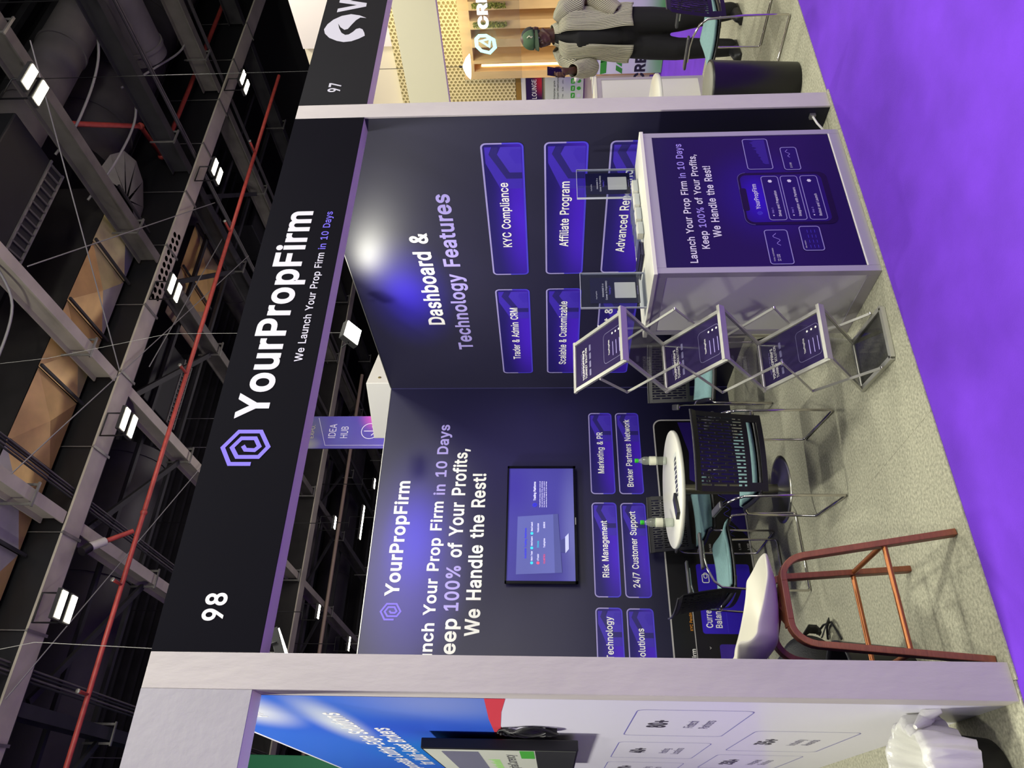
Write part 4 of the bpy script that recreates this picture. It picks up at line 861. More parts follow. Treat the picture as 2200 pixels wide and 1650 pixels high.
MB().bar((-.09, -.13, .655), (.09, .13, .655), .04, .02).build('cross_brace', wood, st); MB().bar((.09, -.13, .655), (-.09, .13, .655), .04, .02).build('cross_brace', wood, st)
fz = .262; fx = .237-.067*fz/.57*1.0; fy0 = -.225+.105*fz/.66; fy1 = .215-.095*fz/.66
for a, b in (((-fx, fy0, fz), (fx, fy0, fz)), ((-fx, fy1, fz), (fx, fy1, fz)), ((fx, fy0, fz), (fx, fy1, fz)), ((-fx, fy0, fz), (-fx, fy1, fz))):
    MB().tube([a, b], .0105, 10).build('footrest_bar', cop, st)
for x, y in ((.237, -.225), (-.237, -.225), (.237, .215), (-.237, .215)):
    MB().lathe([(.008, 0), (.008, .004)], c=(x, y, -.0005), n=10).build('foot_glide', mat('clear_glide', '#cfcabb', .3), st)
wsh = mat('white_shell', '#cbc7b6', .4)
def shell(u, v):
    # u across (y), v from front lip (+x) to back top (-x)
    a = (u-.5)*2
    if v < .55:
        x = .215-.36*(v/.55); z = .690-.02*math.sin(PI*min(1, v/.55))+.0
        wv = .205
        if v < .12: z -= .0
    else:
        q = (v-.55)/.45; x = -.145-.10*math.sin(q*PI/2)-.03*q; z = .690+.185*q**1.15; wv = .205-.03*q**2
    z += .10*abs(a)**3.0*(0.25+.9*min(1, v/.5))*(1 if v < .55 else max(0, 1-(v-.55)/.45))
    wv *= (1-.18*max(0, .2-v)/.2)
    x += (.0 if v > .3 else -.05*a*a*(1-v/.3)) + (.10*a*a*min(1, max(0, v-.5)*2.2))
    return Vector((x, a*wv, z))
MB().grid(shell, 20, 26).build('seat_shell', wsh, st, solid=.012, subsurf=1)

# ================================================================== waste bins, backpack
binm = mat('black_bin', '#0b0a10', .4)
def bin_(x, y, r, h, lab, nm='waste_bin'):
    b = empty(nm, (x, y, 0), 0, lab, 'bin')
    MB().lathe([(0, .0), (r*.80, .0), (r*.84, .006), (r*.985, h-.02), (r, h-.014), (r, h), (r-.008, h), (r-.012, h-.02), (r*.81, .012), (0, .012)], n=40).build('bucket', binm, b)
    return b
bin_(.085, .78, .165, .30, 'round black waste bin behind the counter stool')
b97 = bin_(3.565, .32, .168, .545, 'tall black waste bin beside the right-hand post')
MB().lathe([(0, .535), (.15, .538), (.158, .545), (.15, .552), (0, .549)], n=40).build('lid', mat('grey_lid', '#77766a', .5), b97)
b99 = bin_(-.345, .30, .17, .27, 'black waste bin with a knotted white bag in the left-hand booth')
bagm = mat('white_bag_film', '#d4d3cc', .32, bump=.9, bscale=9, stretch=(2.2, 2.2, .6))
def bagf(u, v):
    a = u*2*PI; fold = .009*math.sin(a*7+3*v)+.007*abs(math.sin(a*8.5+4*v))+.006*math.sin(a*19+6*v)+.003*math.sin(a*31)
    prof = [(.0, .150), (.10, .155), (.125, .205), (.148, .274), (.168, .300), (.190, .284), (.193, .23), (.187, .185+.03*math.sin(a*2+.6)), (.178, .15+.04*math.sin(a*2+.6))]
    k = v*(len(prof)-1); i = min(int(k), len(prof)-2); f = k-i
    r = prof[i][0]*(1-f)+prof[i+1][0]*f; z = prof[i][1]*(1-f)+prof[i+1][1]*f
    r += fold*(.3+v*1.2)*min(1, v*4)
    return Vector((r*math.cos(a), r*math.sin(a), z+.004*math.sin(a*9)*v))
MB().grid(bagf, 160, 28).build('bin_bag', bagm, b99)
kn = Vector((.170, -.10, .235))
mb = MB()
mb.tube([kn+Vector((-.01, -.02, .05)), kn+Vector((.02, 0, .0)), kn+Vector((.035, .03, -.04)), kn+Vector((.03, .06, -.075))], .02, 10, rs=[.008, .026, .016, .010])
mb.tube([kn+Vector((.0, .02, .03)), kn+Vector((.035, -.01, -.005)), kn+Vector((.045, -.03, -.05))], .02, 10, rs=[.008, .024, .010])
mb.lathe([(0, -.02), (.022, -.01), (.026, 0), (.02, .014), (0, .02)], c=kn+Vector((.03, .01, -.02)), n=12)
mb.build('bag_knot', bagm, b99)

bk = empty('backpack', (.27, 1.62, 0), math.radians(20), 'black backpack with loose straps lying behind the counter stool', 'backpack')
fab = mat('black_nylon', '#131317', .6, noise=.25, nscale=40, bump=.3, bscale=140)
def pack(u, v):
    a = u*2*PI; t = v*PI; r = math.sin(t)**.6
    x = .17*r*math.copysign(abs(math.cos(a))**.7, math.cos(a)); y = .21*r*math.copysign(abs(math.sin(a))**.7, math.sin(a)); z = .155-.15*math.cos(t)
    return Vector((x+.008*math.sin(9*a), y, z+.01*math.sin(5*a)))
MB().grid(pack, 40, 18).build('bag_body', fab, bk)
def strap(pts, w, nm):
    mb = MB(); pts = [Vector(p) for p in pts]; vs = []
    for i, p in enumerate(pts):
        t = (pts[min(i+1, len(pts)-1)]-pts[max(0, i-1)]).normalized(); s_ = t.cross(Vector((0, 0, 1)))
        s_ = s_.normalized() if s_.length > .05 else Vector((1, 0, 0))
        vs += [p-s_*w/2, p+s_*w/2]
    mb.add(vs, [(2*i, 2*i+1, 2*i+3, 2*i+2) for i in range(len(pts)-1)], True); mb.build(nm, fab, bk, solid=.006)
strap([(.05, -.12, .22), (.13, -.16, .20), (.19, -.15, .14), (.22, -.10, .08), (.24, -.05, .05)], .05, 'shoulder_strap')
strap([(.10, -.2, .10), (.17, -.22, .06), (.23, -.18, .02), (.24, -.10, .012), (.19, -.05, .01)], .02, 'loose_strap')
MB().tube([(.24, -.05, .05), (.25, -.10, .03), (.22, -.17, .012), (.14, -.20, .01), (.08, -.22, .01)], .006, 6).build('drawcord', fab, bk)
MB().box(.215, .245, -.08, -.055, .045, .07).build('buckle', black_pl, bk)

# cable coming out of the right wall near the post
cb = empty('power_cable', (2.93, .10, 0), 0, 'short white power cable leaving the foot of the dark printed wall by the post', 'cable')
MB().tube([(.02, -.04, .085), (-.01, -.045, .083), (-.05, -.04, .07), (-.085, -.02, .035), (-.10, .02, .008), (-.10, .10, .006)], .006, 8).build('cable', mat('white_cable', '#d8d6cf', .4), cb)
MB().box(.0, .02, -.055, -.025, .07, .10).build('plug', alu, cb)

# ================================================================== flood lamps hanging over the booth
def floodlamp(x, y, z, lab, aim, power, w=.17, h=.14):
    t = empty('floodlight', (x, y, z), 0, lab, 'floodlight')
    d = (Vector(aim)-Vector((x, y, z))).normalized(); q = d.to_track_quat('Z', 'Y').to_matrix().to_4x4()
    MB().box(-w/2, w/2, -h/2, h/2, -.05, -.004, q).build('lamp_housing', black_pl, t, bevel=.004)
    MB().box(-w/2+.008, w/2-.008, -h/2+.008, h/2-.008, -.004, .002, q).build('lamp_glass', mat('lamp_glow', '#fffce8', .3, emit=28.), t)
    MB().tube([q @ Vector((-w/2-.008, 0, -.025)), q @ Vector((-w/2-.008, 0, -.10)), q @ Vector((w/2+.008, 0, -.10)), q @ Vector((w/2+.008, 0, -.025))], .005, 6).build('lamp_bracket', black_pl, t)
    MB().tube([(0, 0, .06), (.01, .01, .6), (.05, .06, 1.4), (-.12, .12, 2.3), (-.3, .2, 4.2)], .0018, 5).build('supply_wire', mat('grey_wire', '#6d6b68', .5), t)
    l = area('booth_floodlight', (x, y, z), aim, power, .14, spread=150); l.location = Vector((x, y, z))+d*.012
    return t
floodlamp(2.56, 1.54, 2.98, 'square floodlight hanging beside the right-hand printed wall', (2.80, .55, 1.7), 10)
floodlamp(.26, 1.19, 2.93, 'square floodlight hanging beside the left-hand post', (1.5, 1.7, .4), 30, .2, .2)

# ================================================================== left-hand neighbouring booth
pr99 = grad_mat('neighbour_print', '#e6e4f2', [], rough=.3)
wall_n = wallbox('wall_neighbour', -WL, -.0605, .1, 3.2, 0, H, pr99)
blue99 = grad_mat('neighbour_blue_print', '#3f74e4', [(-WL, 1.9, 2.2, 2, .9, .5, '#2384e2', .9), (-WL, .2, 2.0, 2, .7, .5, '#8da0e4', .9), (-WL, .9, 2.15, 2, .55, .9, '#3a60e0', .8), (-WL, .45, 2.78, 2, .6, .22, '#e8ecf4', 1.), (-WL, .75, 2.5, 2, .9, .14, '#dfe8f4', 1.), (-WL, 1.3, 1.95, 2, .5, .12, '#2450d8', .9)], rough=.25)
flat(FL, [(-3.19, 1.86), (-1.24, 1.825), (-.58, 1.822), (-.1, 1.804), (-.1, 2.98), (-3.19, 2.98)], .001, 'blue_print', blue99, wall_n)
flat(FL, [(-3.19, 1.74), (-1.24, 1.775), (-.78, 1.785), (-.4, 1.76), (-.1, 1.728), (-.1, 1.804), (-.58, 1.822), (-1.24, 1.825), (-3.19, 1.86)], .0012, 'red_print', mat('red_print', '#e04a58', .3), wall_n)
text(FL, 'Responsible Cutting-Edge Solutions', 0, 2.43, m=letter, parent=wall_n, width=2.5, cap=.085, right=-.47, e=20, c=.002)
text(FL, 'for Multi-Asset Brokers', 0, 2.30, m=letter, parent=wall_n, width=1.6, cap=.085, right=-.88, e=20, c=.002)
text(FL, 'PRO', 0, 2.76, m=letter, parent=wall_n, width=.2, cap=.06, right=-.42, e=24, c=.002)
dkt = mat('grey_print_text', '#3b3840', .5); mdt = mat('mid_print_text', '#6a6584', .5); ln_ = mat('print_outline', '#6c68b4', .5)
for (y0_, y1_, z0_, z1_, big, l1_, l2_) in ((.285, .98, .805, 1.24, '80+', 'Fintech', 'Partners'), (1.215, 1.88, .80, 1.24, '40+', 'Hosting', 'Locations'), (2.11, 2.78, .80, 1.24, '170+', 'Existing', 'Clients'), (.785, 1.48, .245, .69, '35+', 'Industry', 'Awards'), (1.66, 2.35, .245, .69, '250+', 'Integrated', 'Solutions')):
    bx_ = empty('print_box', (-WL, 0, 0)); bx_.parent = wall_n
    G_ = Frame((0, 0, 0), (0, -1, 0), (0, 0, 1))
    outline(G_, rrect(-y1_, -y0_, z0_, z1_, .035), .004, .0015, 'box_outline', ln_, bx_)
    mid = -(y0_+y1_)/2
    text(G_, big, 0, z0_+.285, m=dkt, parent=bx_, cap=.072, e=34, c=.0015, center=mid)
    text(G_, l1_, 0, z0_+.165, m=mdt, parent=bx_, cap=.040, e=4, c=.0015, center=mid)
    text(G_, l2_, 0, z0_+.10, m=mdt, parent=bx_, cap=.040, e=4, c=.0015, center=mid)
t99 = empty('neighbour_screen', (-.2, 1.57, 1.8), 0, 'television seen nearly edge-on on the blue and white printed wall', 'television')
MB().box(.0, .045, -.62, .62, -.355, .355).build('casing', black_pl, t99, bevel=.004)
MB().box(.045, .073, -.2, .2, -.15, .15).build('wall_mount', black_pl, t99)
GS = Frame((-.001, 0, 0), (0, -1, 0), (0, 0, 1))
sc_ = flat(GS, rrect(-.61, .61, -.345, .345, .004, 1), .0, 'screen', mat('white_screen_image', '#d9dccd', .15, emit=.25), t99)
flat(GS, [(-.5, .1), (.55, .1), (.55, .27), (-.5, .27)], .001, 'screen_band', mat('screen_grey', '#7c7c90', .2, emit=.2), sc_)
for q in range(9):
    flat(GS, [(.1+.05*q-.3, .02), (.13+.05*q-.3, .02), (.13+.05*q-.3, .06+.01*(q % 3)), (.1+.05*q-.3, .05)], .001, 'screen_mark', mat('screen_green', '#8cc860', .3, emit=.3), sc_)
text(GS, 'DigitalCurrency', -.3, -.06, m=dkt, parent=sc_, width=.75, cap=.05, e=10, c=.001)
flat(GS, [(-.5, -.345), (.61, -.345), (.61, -.16), (-.5, -.16)], .001, 'screen_footer', mat('screen_dark', '#3c3c40', .2, emit=.1), sc_)
flat(GS, [(.3, -.155), (.6, -.155), (.6, -.09), (.3, -.09)], .0015, 'screen_button', mat('screen_green2', '#4aa040', .3, emit=.3), sc_)
cbl = empty('cable_bundle', (-.142, .86, 1.70), 0, 'coiled black cable bundle hanging beside the neighbour television', 'cable')
for k in range(5):
    pts = [(.0+.008*math.sin(i+k), -.02-.09*math.sin(i*PI/8)*(.6+.1*k), .10-.22*(.5-.5*math.cos(i*PI/8))-.012*k) for i in range(17)]
    MB().tube(pts, .005, 6).build('cable_loop', black_pl, cbl)
MB().box(-.012, .02, -.05, -.01, -.16, -.11).build('plug', black_pl, cbl)

# ================================================================== right-hand neighbouring booth 97
bd = grad_mat('cream_side_board', '#d9d4b4', [], rough=.6)
fs = empty('side_fascia', (6.16, 1.5, 2.62), 0, 'cream inner face of the side fascia over the next booth', 'fascia')
MB().box(-.0, .1, -1.5, 1.5, .0, .42).build('board', bd, fs)
MB().box(-.0, .1, -1.5, 1.5, -.003, -.0005).build('soffit_edge', under, fs)
MB().box(6.06-.0, 6.178, 0.0, .1, 0, 2.61).build('trim_6', white_paint, kind='structure')
c97 = empty('white_counter', (5.62, 2.30, 0), 0, 'white framed reception counter at the back of the next booth', 'counter')
for a in (-.5, .465):
    for b in (-.25, .215): MB().box(a, a+.035, b, b+.035, 0, 1.075).build('corner_profile', cp, c97)
for z_ in ((.0, .055), (1.03, 1.075)):
    for b in (-.25, .22): MB().box(-.465, .465, b, b+.03, *z_).build('rail', cp, c97)
MB().box(-.51, .51, -.255, .26, 1.075, 1.10).build('top', mat('counter_top', ''), c97)
MB().box(-.465, .465, -.244, -.238, .055, 1.03).build('front_panel', white_lam, c97); MB().box(.485, .492, -.22, .22, .055, 1.03).build('side_panel', white_lam, c97)
MB().box(-.492, -.485, -.22, .22, .055, 1.03).build('side_panel', white_lam, c97)
MB().box(-.465, .465, .238, .244, .055, 1.03).build('back_panel', white_lam, c97)

# ================================================================== the man with the phone
def ellipsoid(mb, c, r, n=20, m=12, rot=None):
    def f(u, v):
        a = u*2*PI; t = v*PI; p = Vector((r[0]*math.sin(t)*math.cos(a), r[1]*math.sin(t)*math.sin(a), -r[2]*math.cos(t)))
        if rot: p = rot @ p
        return Vector(c)+p
    mb.grid(f, n, m)
def limb(mb, pts, rs, n=14, flat_=1.):
    mb.tube(pts, 0, n, rs=rs, flat=flat_)
    for p, r in ((pts[0], rs[0]), (pts[-1], rs[-1])): ellipsoid(mb, p, (r, r, r), 12, 8)
def remesh(mb, name, m, parent, voxel, smooth_it=2):
    o = mb.build(name, m, None)
    md = o.modifiers.new('r', 'REMESH'); md.mode = 'VOXEL'; md.voxel_size = voxel; md.use_smooth_shade = True
    sm = o.modifiers.new('s', 'SMOOTH'); sm.factor = .5; sm.iterations = smooth_it
    dg = bpy.context.evaluated_depsgraph_get(); me = bpy.data.meshes.new_from_object(o.evaluated_get(dg))
    o.modifiers.clear(); old = o.data; o.data = me; bpy.data.meshes.remove(old)
    if not me.materials: me.materials.append(m)
    o.parent = parent
    return o
skin = mat('dark_skin', '#4a2c20', .5, noise=.1, nscale=20)
man = empty('person', (5.17, .96, 0), math.radians(100), 'man in green cap and striped open shirt looking at the phone in his hand', 'person')
# local axes: +y is the way he faces, +x his right hand side
nod = Matrix.Rotation(math.radians(-14), 3, 'X')
HC = Vector((0, .045, 1.665))
b_ = MB()
def hp(x, y, z): return HC + nod @ Vector((x, y, z))
ellipsoid(b_, hp(0, -.012, .03), (.074, .094, .095), rot=nod)             # skull
ellipsoid(b_, hp(0, .03, -.045), (.056, .062, .075), rot=nod)            # face
ellipsoid(b_, hp(0, .062, -.098), (.028, .026, .022), rot=nod)           # chin
for s in (-1, 1):
    ellipsoid(b_, hp(s*.034, .062, -.03), (.022, .018, .018), rot=nod)   # cheek
    limb(b_, [hp(s*.062, -.0, -.06), hp(s*.03, .06, -.10)], [.018, .014], 8)   # jaw
    limb(b_, [hp(s*.012, .082, .012), hp(s*.045, .07, .012)], [.010, .007], 8)  # brow
    limb(b_, [hp(s*.074, -.012, .012), hp(s*.08, -.022, .0), hp(s*.077, -.014, -.024)], [.010, .012, .008], 8)   # ear
limb(b_, [hp(0, .088, .006), hp(0, .104, -.022), hp(0, .112, -.036)], [.009, .011, .013], 10)     # nose
for s in (-1, 1): ellipsoid(b_, hp(s*.012, .100, -.038), (.009, .009, .008))
limb(b_, [hp(-.022, .084, -.064), hp(0, .097, -.062), hp(.022, .084, -.064)], [.006, .009, .006], 8)
limb(b_, [hp(-.020, .080, -.077), hp(0, .094, -.077), hp(.020, .080, -.077)], [.006, .009, .006], 8)
limb(b_, [(0, -.025, 1.44), (0, -.005, 1.53), hp(0, -.03, -.05)], [.066, .056, .056])
# torso and legs (under the clothes)
limb(b_, [(0, -.02, .96), (0, -.01, 1.1), (0, -.02, 1.28), (0, -.025, 1.42)], [.13, .12, .13, .10], 18)
# far (right) arm raised with the phone
sh = Vector((.185, -.02, 1.44)); el = Vector((.235, .085, 1.21)); wr_ = Vector((.155, .315, 1.385)); 
limb(b_, [sh, (sh+el)/2, el], [.052, .046, .040]); limb(b_, [el, (el*.6+wr_*.4), wr_], [.040, .038, .026])
# right hand round the phone
pc = Vector((.125, .385, 1.50))          # phone centre
palm = wr_+Vector((-.012, .035, .06))
limb(b_, [wr_, wr_+Vector((-.006, .02, .035)), palm], [.026, .030, .034], 12)
ellipsoid(b_, palm, (.020, .040, .046))
for k in range(4):
    z = palm.z-.022+.021*k; L = (.9, 1., 1.02, .85)[k]
    p0 = Vector((palm.x+.008, palm.y+.018, z)); p1 = p0+Vector((.006, .040*L, .012)); p2 = p1+Vector((-.022, .024*L, .008)); p3 = p2+Vector((-.024, -.006, .004))
    limb(b_, [p0, p1, p2, p3], [.0098, .0092, .0085, .0075], 8)
limb(b_, [palm+Vector((-.008, -.022, .0)), palm+Vector((-.028, -.014, .034)), palm+Vector((-.034, .006, .062))], [.012, .0105, .009], 8)
# near (left) arm down, hand in the pocket
sh2 = Vector((-.185, -.02, 1.44)); el2 = Vector((-.265, -.115, 1.20)); wr2 = Vector((-.185, .03, 1.00))
limb(b_, [sh2, (sh2+el2)/2, el2], [.052, .046, .040]); limb(b_, [el2, (el2*.6+wr2*.4), wr2], [.040, .038, .026])
limb(b_, [wr2, wr2+Vector((.06, .01, -.07))], [.027, .030], 12)
for s in (-1, 1):
    hip = Vector((s*.09, -.02, .93)); kn_ = Vector((s*.10, .05+.04*s, .50)); an = Vector((s*.11, -.02+.09*s, .09))
    limb(b_, [hip, (hip+kn_)/2, kn_, (kn_+an)/2, an], [.085, .075, .055, .055, .038], 14)
remesh(b_, 'body', skin, man, .0065, 2)
eye = mat('eye_white', '#c9c2b8', .3); iris = mat('eye_dark', '#140c08', .2)
for s in (-1, 1):
    mb = MB(); ellipsoid(mb, hp(s*.030, .074, -.008), (.0125, .0115, .0085)); mb.build('eye', eye, man)
    mb = MB(); ellipsoid(mb, hp(s*.030, .083, -.011), (.006, .005, .006), 10, 8); mb.build('iris', iris, man)
# hair under the cap, beard shadow
mb = MB(); ellipsoid(mb, hp(0, -.022, .022), (.0785, .096, .088), rot=nod); mb.build('hair', mat('black_hair', '#0d0a09', .8), man)
# cap
capg = mat('cap_green', '#3d5a3a', .7); capd = mat('cap_dark', '#15171a', .7)
def capf(y0_, y1_):
    def f(u, v):
        a = y0_+(y1_-y0_)*u; t = v*PI/2
        return hp(.087*math.cos(t)*math.sin(a), -.012+.106*math.cos(t)*math.cos(a), .028+.092*math.sin(t)**.85)
    return f
MB().grid(capf(-PI*.42, PI*.42), 20, 12).build('cap_front', capg, man, solid=.002)
MB().grid(capf(PI*.42, PI*1.58), 24, 12).build('cap_back', capd, man, solid=.002)
def visor(u, v):
    a = (u-.5)*PI*.78
    r = .104+.075*v*math.cos(a*.9)
    return hp(.087*math.sin(a)*(1+.05*v), -.012+r*math.cos(a), .030-.018*v-.02*abs(math.sin(a))**2)
MB().grid(visor, 16, 6).build('cap_visor', mat('cap_visor_green', '#2a3c28', .7), man, solid=.003)
pts = [hp(-.02+.02*math.cos(i*.8)-.0, -.012+.108*math.cos((i-4)*.05), .055+.006*i) for i in range(8)]
MB().tube([hp(-.052+.0*i, .074+.003*math.sin(i), .045+.009*i)+Vector((.008*math.sin(i*1.6), 0, 0)) for i in range(6)], .0045, 6).build('cap_emblem', mat('cap_emblem', '#d8d2b4', .6), man)
# trousers, tee, shirt, shoes
trs = mat('black_trousers', '#030304', .8, noise=.3, nscale=12, bump=.4, bscale=14)
mb = MB()
for s in (-1, 1):
    hip = Vector((s*.085, -.02, .94)); kn_ = Vector((s*.10, .05+.04*s, .50)); an = Vector((s*.11, -.02+.09*s, .07))
    limb(mb, [hip, (hip+kn_)/2, kn_, (kn_+an)/2, an], [.115, .108, .088, .078, .070], 18)
limb(mb, [(0, -.02, .92), (0, -.015, 1.06)], [.145, .135], 20)
remesh(mb, 'trousers', trs, man, .013, 3)
for s in (-1, 1):
    mb = MB(); limb(mb, [(s*.11, -.06+.09*s, .045), (s*.112, .04+.09*s, .042), (s*.115, .14+.09*s, .036)], [.042, .044, .034], 12)
    mb.box(s*.11-.038, s*.11+.045, -.1+.09*s, .17+.09*s, 0, .022)
    remesh(mb, 'shoe', mat('black_shoe', '#101012', .5), man, .01, 2)
mb = MB(); limb(mb, [(0, .0, 1.0), (0, .012, 1.15), (0, .005, 1.30), (0, -.01, 1.43)], [.135, .132, .138, .10], 20)
remesh(mb, 'black_tee', mat('black_tee', '#060607', .8), man, .012, 2)
strp = bpy.data.materials.new('striped_cotton'); strp.use_nodes = True; nt = strp.node_tree; bs = nt.nodes['Principled BSDF']; bs.inputs['Roughness'].default_value = .85
tc = nt.nodes.new('ShaderNodeTexCoord'); mp = nt.nodes.new('ShaderNodeMapping'); mp.inputs['Rotation'].default_value = (0, math.radians(8), math.radians(38))
wv = nt.nodes.new('ShaderNodeTexWave'); wv.wave_type = 'BANDS'; wv.bands_direction = 'X'; wv.inputs['Scale'].default_value = 21; wv.inputs['Distortion'].default_value = .8; wv.inputs['Detail Scale'].default_value = 1.2
cr = nt.nodes.new('ShaderNodeValToRGB'); cr.color_ramp.interpolation = 'CONSTANT'; cr.color_ramp.elements[0].color = lin('#33332f'); cr.color_ramp.elements[1].color = lin('#cfcbb0'); cr.color_ramp.elements[1].position = .36
nt.links.new(tc.outputs['UV'], mp.inputs[0]); mp.inputs['Rotation'].default_value = (0, 0, 0); wv.inputs['Scale'].default_value = 1.0; wv.inputs['Distortion'].default_value = .35; wv.inputs['Detail Scale'].default_value = 3.; nt.links.new(mp.outputs[0], wv.inputs[0]); nt.links.new(wv.outputs['Fac'], cr.inputs[0]); nt.links.new(cr.outputs[0], bs.inputs['Base Color'])
MATS['striped_cotton'] = strp
mb = MB()
def shirt(u, v):
    a = PI/2+math.radians(22+8*v)+u*math.radians(336-14*v)
    z = 1.475-.60*v
    sh_ = max(0, 1-v/.12)
    rx = .205-.075*sh_**1.5+.012*math.sin(v*9)+.02*v; ry = .150-.045*sh_**1.5+.03*v
    w_ = 1+.035*math.sin(a*7+v*6)*v+.02*math.sin(a*13-v*8)
    return Vector((rx*math.cos(a)*w_, -.02+ry*math.sin(a)*w_, z+.012*math.sin(a*3)*v))
gridmesh('striped_shirt', shirt, 72, 30, strp, man, 1.25*26, .005)
def sleeve(P, R, k):
    def f(u, v):
        q = v*(len(P)-1); i = min(int(q), len(P)-2); t_ = q-i
        c = P[i].lerp(P[i+1], t_); r = R[i]*(1-t_)+R[i+1]*t_
        d0 = (P[min(i+1, len(P)-1)]-P[i]).normalized(); d1 = (P[min(i+2, len(P)-1)]-P[min(i+1, len(P)-2)]).normalized()
        d = d0.lerp(d1, t_).normalized(); x = d.cross(Vector((0, 0, 1)) if abs(d.z) < .9 else Vector((0, 1, 0)))
        x = Vector((1, 0, 0)) if x.length < .1 else x.normalized(); x = (Vector((1, .2, 0))-d*d.dot(Vector((1, .2, 0)))).normalized(); y = d.cross(x)
        a = u*2*PI; r *= 1+.045*math.sin(v*26+2*math.sin(a))+.03*math.sin(5*a+v*9)
        return c+x*math.cos(a)*r+y*math.sin(a)*r
    return f
gridmesh('shirt_sleeve', sleeve([sh+Vector((-.07, 0, .045)), sh+Vector((.0, 0, .0)), (sh+el)/2, el+Vector((0, -.01, -.01)), (el*.55+wr_*.45), wr_*.88+el*.12], [.045, .078, .084, .082, .072, .052], 0), 36, 40, strp, man, 13, .004)
gridmesh('shirt_sleeve', sleeve([sh2+Vector((.07, 0, .045)), sh2+Vector((.0, 0, .0)), (sh2+el2)/2, el2+Vector((0, -.015, -.01)), (el2*.5+wr2*.5), wr2*.99+el2*.01], [.045, .082, .092, .094, .084, .060], 0), 36, 40, strp, man, 14, .004)
def collar(u, v):
    a = PI/2+math.radians(28)+u*math.radians(304)
    return Vector(((.078+.022*v)*math.cos(a), -.012+(.078+.026*v)*math.sin(a), 1.525-.05*v-.02*math.cos(a-PI/2)))
gridmesh('shirt_collar', collar, 32, 4, strp, man, 14, .004)
MB().tube([(.068*math.cos(i*PI/12), .002+.078*math.sin(i*PI/12), 1.475-.03*math.sin(i*PI/12)) for i in range(24)], .004, 6, closed=True).build('neck_chain', mat('pearl_chain', '#c9c8c2', .3, metal=.5), man)
# phone (held, so top-level); in world coordinates through the man's frame
Mm = Matrix.Translation(man.location) @ Matrix.Rotation(math.radians(100), 4, 'Z')
wp = Mm @ Vector((palm.x-.018, palm.y+.045, palm.z+.055))
ph = empty('mobile_phone', wp, math.radians(100), 'black mobile phone held up in the right hand of the man', 'phone')
ph.rotation_euler = (math.radians(18), 0, math.radians(100+55+180))
MB().box(-.037, .037, -.004, .004, -.075, .075).build('phone_case', mat('phone_black', '#07070a', .25), ph, bevel=.003)
MB().box(-.034, .034, .004, .0046, -.071, .071).build('phone_screen', mat('phone_screen', '#1b2230', .1), ph)
for s in (0, 1): MB().lathe([(.008, -.0065), (.008, -.004)], c=(.02, 0, .055-.022*s), n=14, axis='y').build('camera_lens', mat('lens_dark', '#1e2024', .1), ph)

# ================================================================== lounge wall on the far right
XR = 9.6
plaster = mat('cream_plaster', '#e2d6ba', .7)
wr = wallbox('wall_right_hall', XR+.06, XR+.3, -6, 6.6, 0, 5.25, plaster)
FH = Frame((XR, 0, 0), (0, -1, 0), (0, 0, 1))
acm = mat('acoustic_panel', '#cbbd92', .8)
star = bpy.data.materials.new('perforated_star_panel'); star.use_nodes = True; nt = star.node_tree; bs = nt.nodes['Principled BSDF']; bs.inputs['Roughness'].default_value = .8
tc = nt.nodes.new('ShaderNodeTexCoord'); last = None
for an in (0, 60, 120):                       # three crossing line sets make the star lattice
    mp = nt.nodes.new('ShaderNodeMapping'); mp.inputs['Rotation'].default_value = (math.radians(an), 0, 0); nt.links.new(tc.outputs['Object'], mp.inputs[0])
    wv = nt.nodes.new('ShaderNodeTexWave'); wv.bands_direction = 'Y'; wv.inputs['Scale'].default_value = 5.6; wv.wave_profile = 'TRI'; nt.links.new(mp.outputs[0], wv.inputs[0])
    if last is None: last = wv.outputs['Fac']
    else:
        mm_ = nt.nodes.new('ShaderNodeMath'); mm_.operation = 'MAXIMUM'; nt.links.new(last, mm_.inputs[0]); nt.links.new(wv.outputs['Fac'], mm_.inputs[1]); last = mm_.outputs[0]
cr = nt.nodes.new('ShaderNodeValToRGB'); cr.color_ramp.elements[0].color = lin('#8a7d50'); cr.color_ramp.elements[1].color = lin('#dccd9c'); cr.color_ramp.elements[0].position = .74; cr.color_ramp.elements[1].position = .84
nt.links.new(last, cr.inputs[0]); nt.links.new(cr.outputs[0], bs.inputs['Base Color'])
bpn = nt.nodes.new('ShaderNodeBump'); bpn.inputs['Strength'].default_value = .6; bpn.inputs['Distance'].default_value = .01; nt.links.new(last, bpn.inputs['Height']); nt.links.new(bpn.outputs[0], bs.inputs['Normal'])
for i, (y0_, y1_) in enumerate(((1.18, 1.72), (1.726, 2.26), (2.266, 2.735), (2.741, 3.275), (3.281, 3.813), (3.819, 4.358), (4.364, 4.93), (4.936, 5.5), (5.506, 6.1))):
    MB().box(XR, XR+.03, y0_, y1_, 2.08 if y0_ > 4.36 else 2.72, 3.9).build('acoustic_panel', star, wr)
MB().box(XR, XR+.04, 4.5, 6.2, 1.995, 2.075).build('ledge_strip', mat('brown_strip', '#8a6a2c', .5), wr)
MB().box(XR-.01, XR+.04, 4.2, 6.2, 1.92, 1.99).build('white_ledge', white_lam, wr)
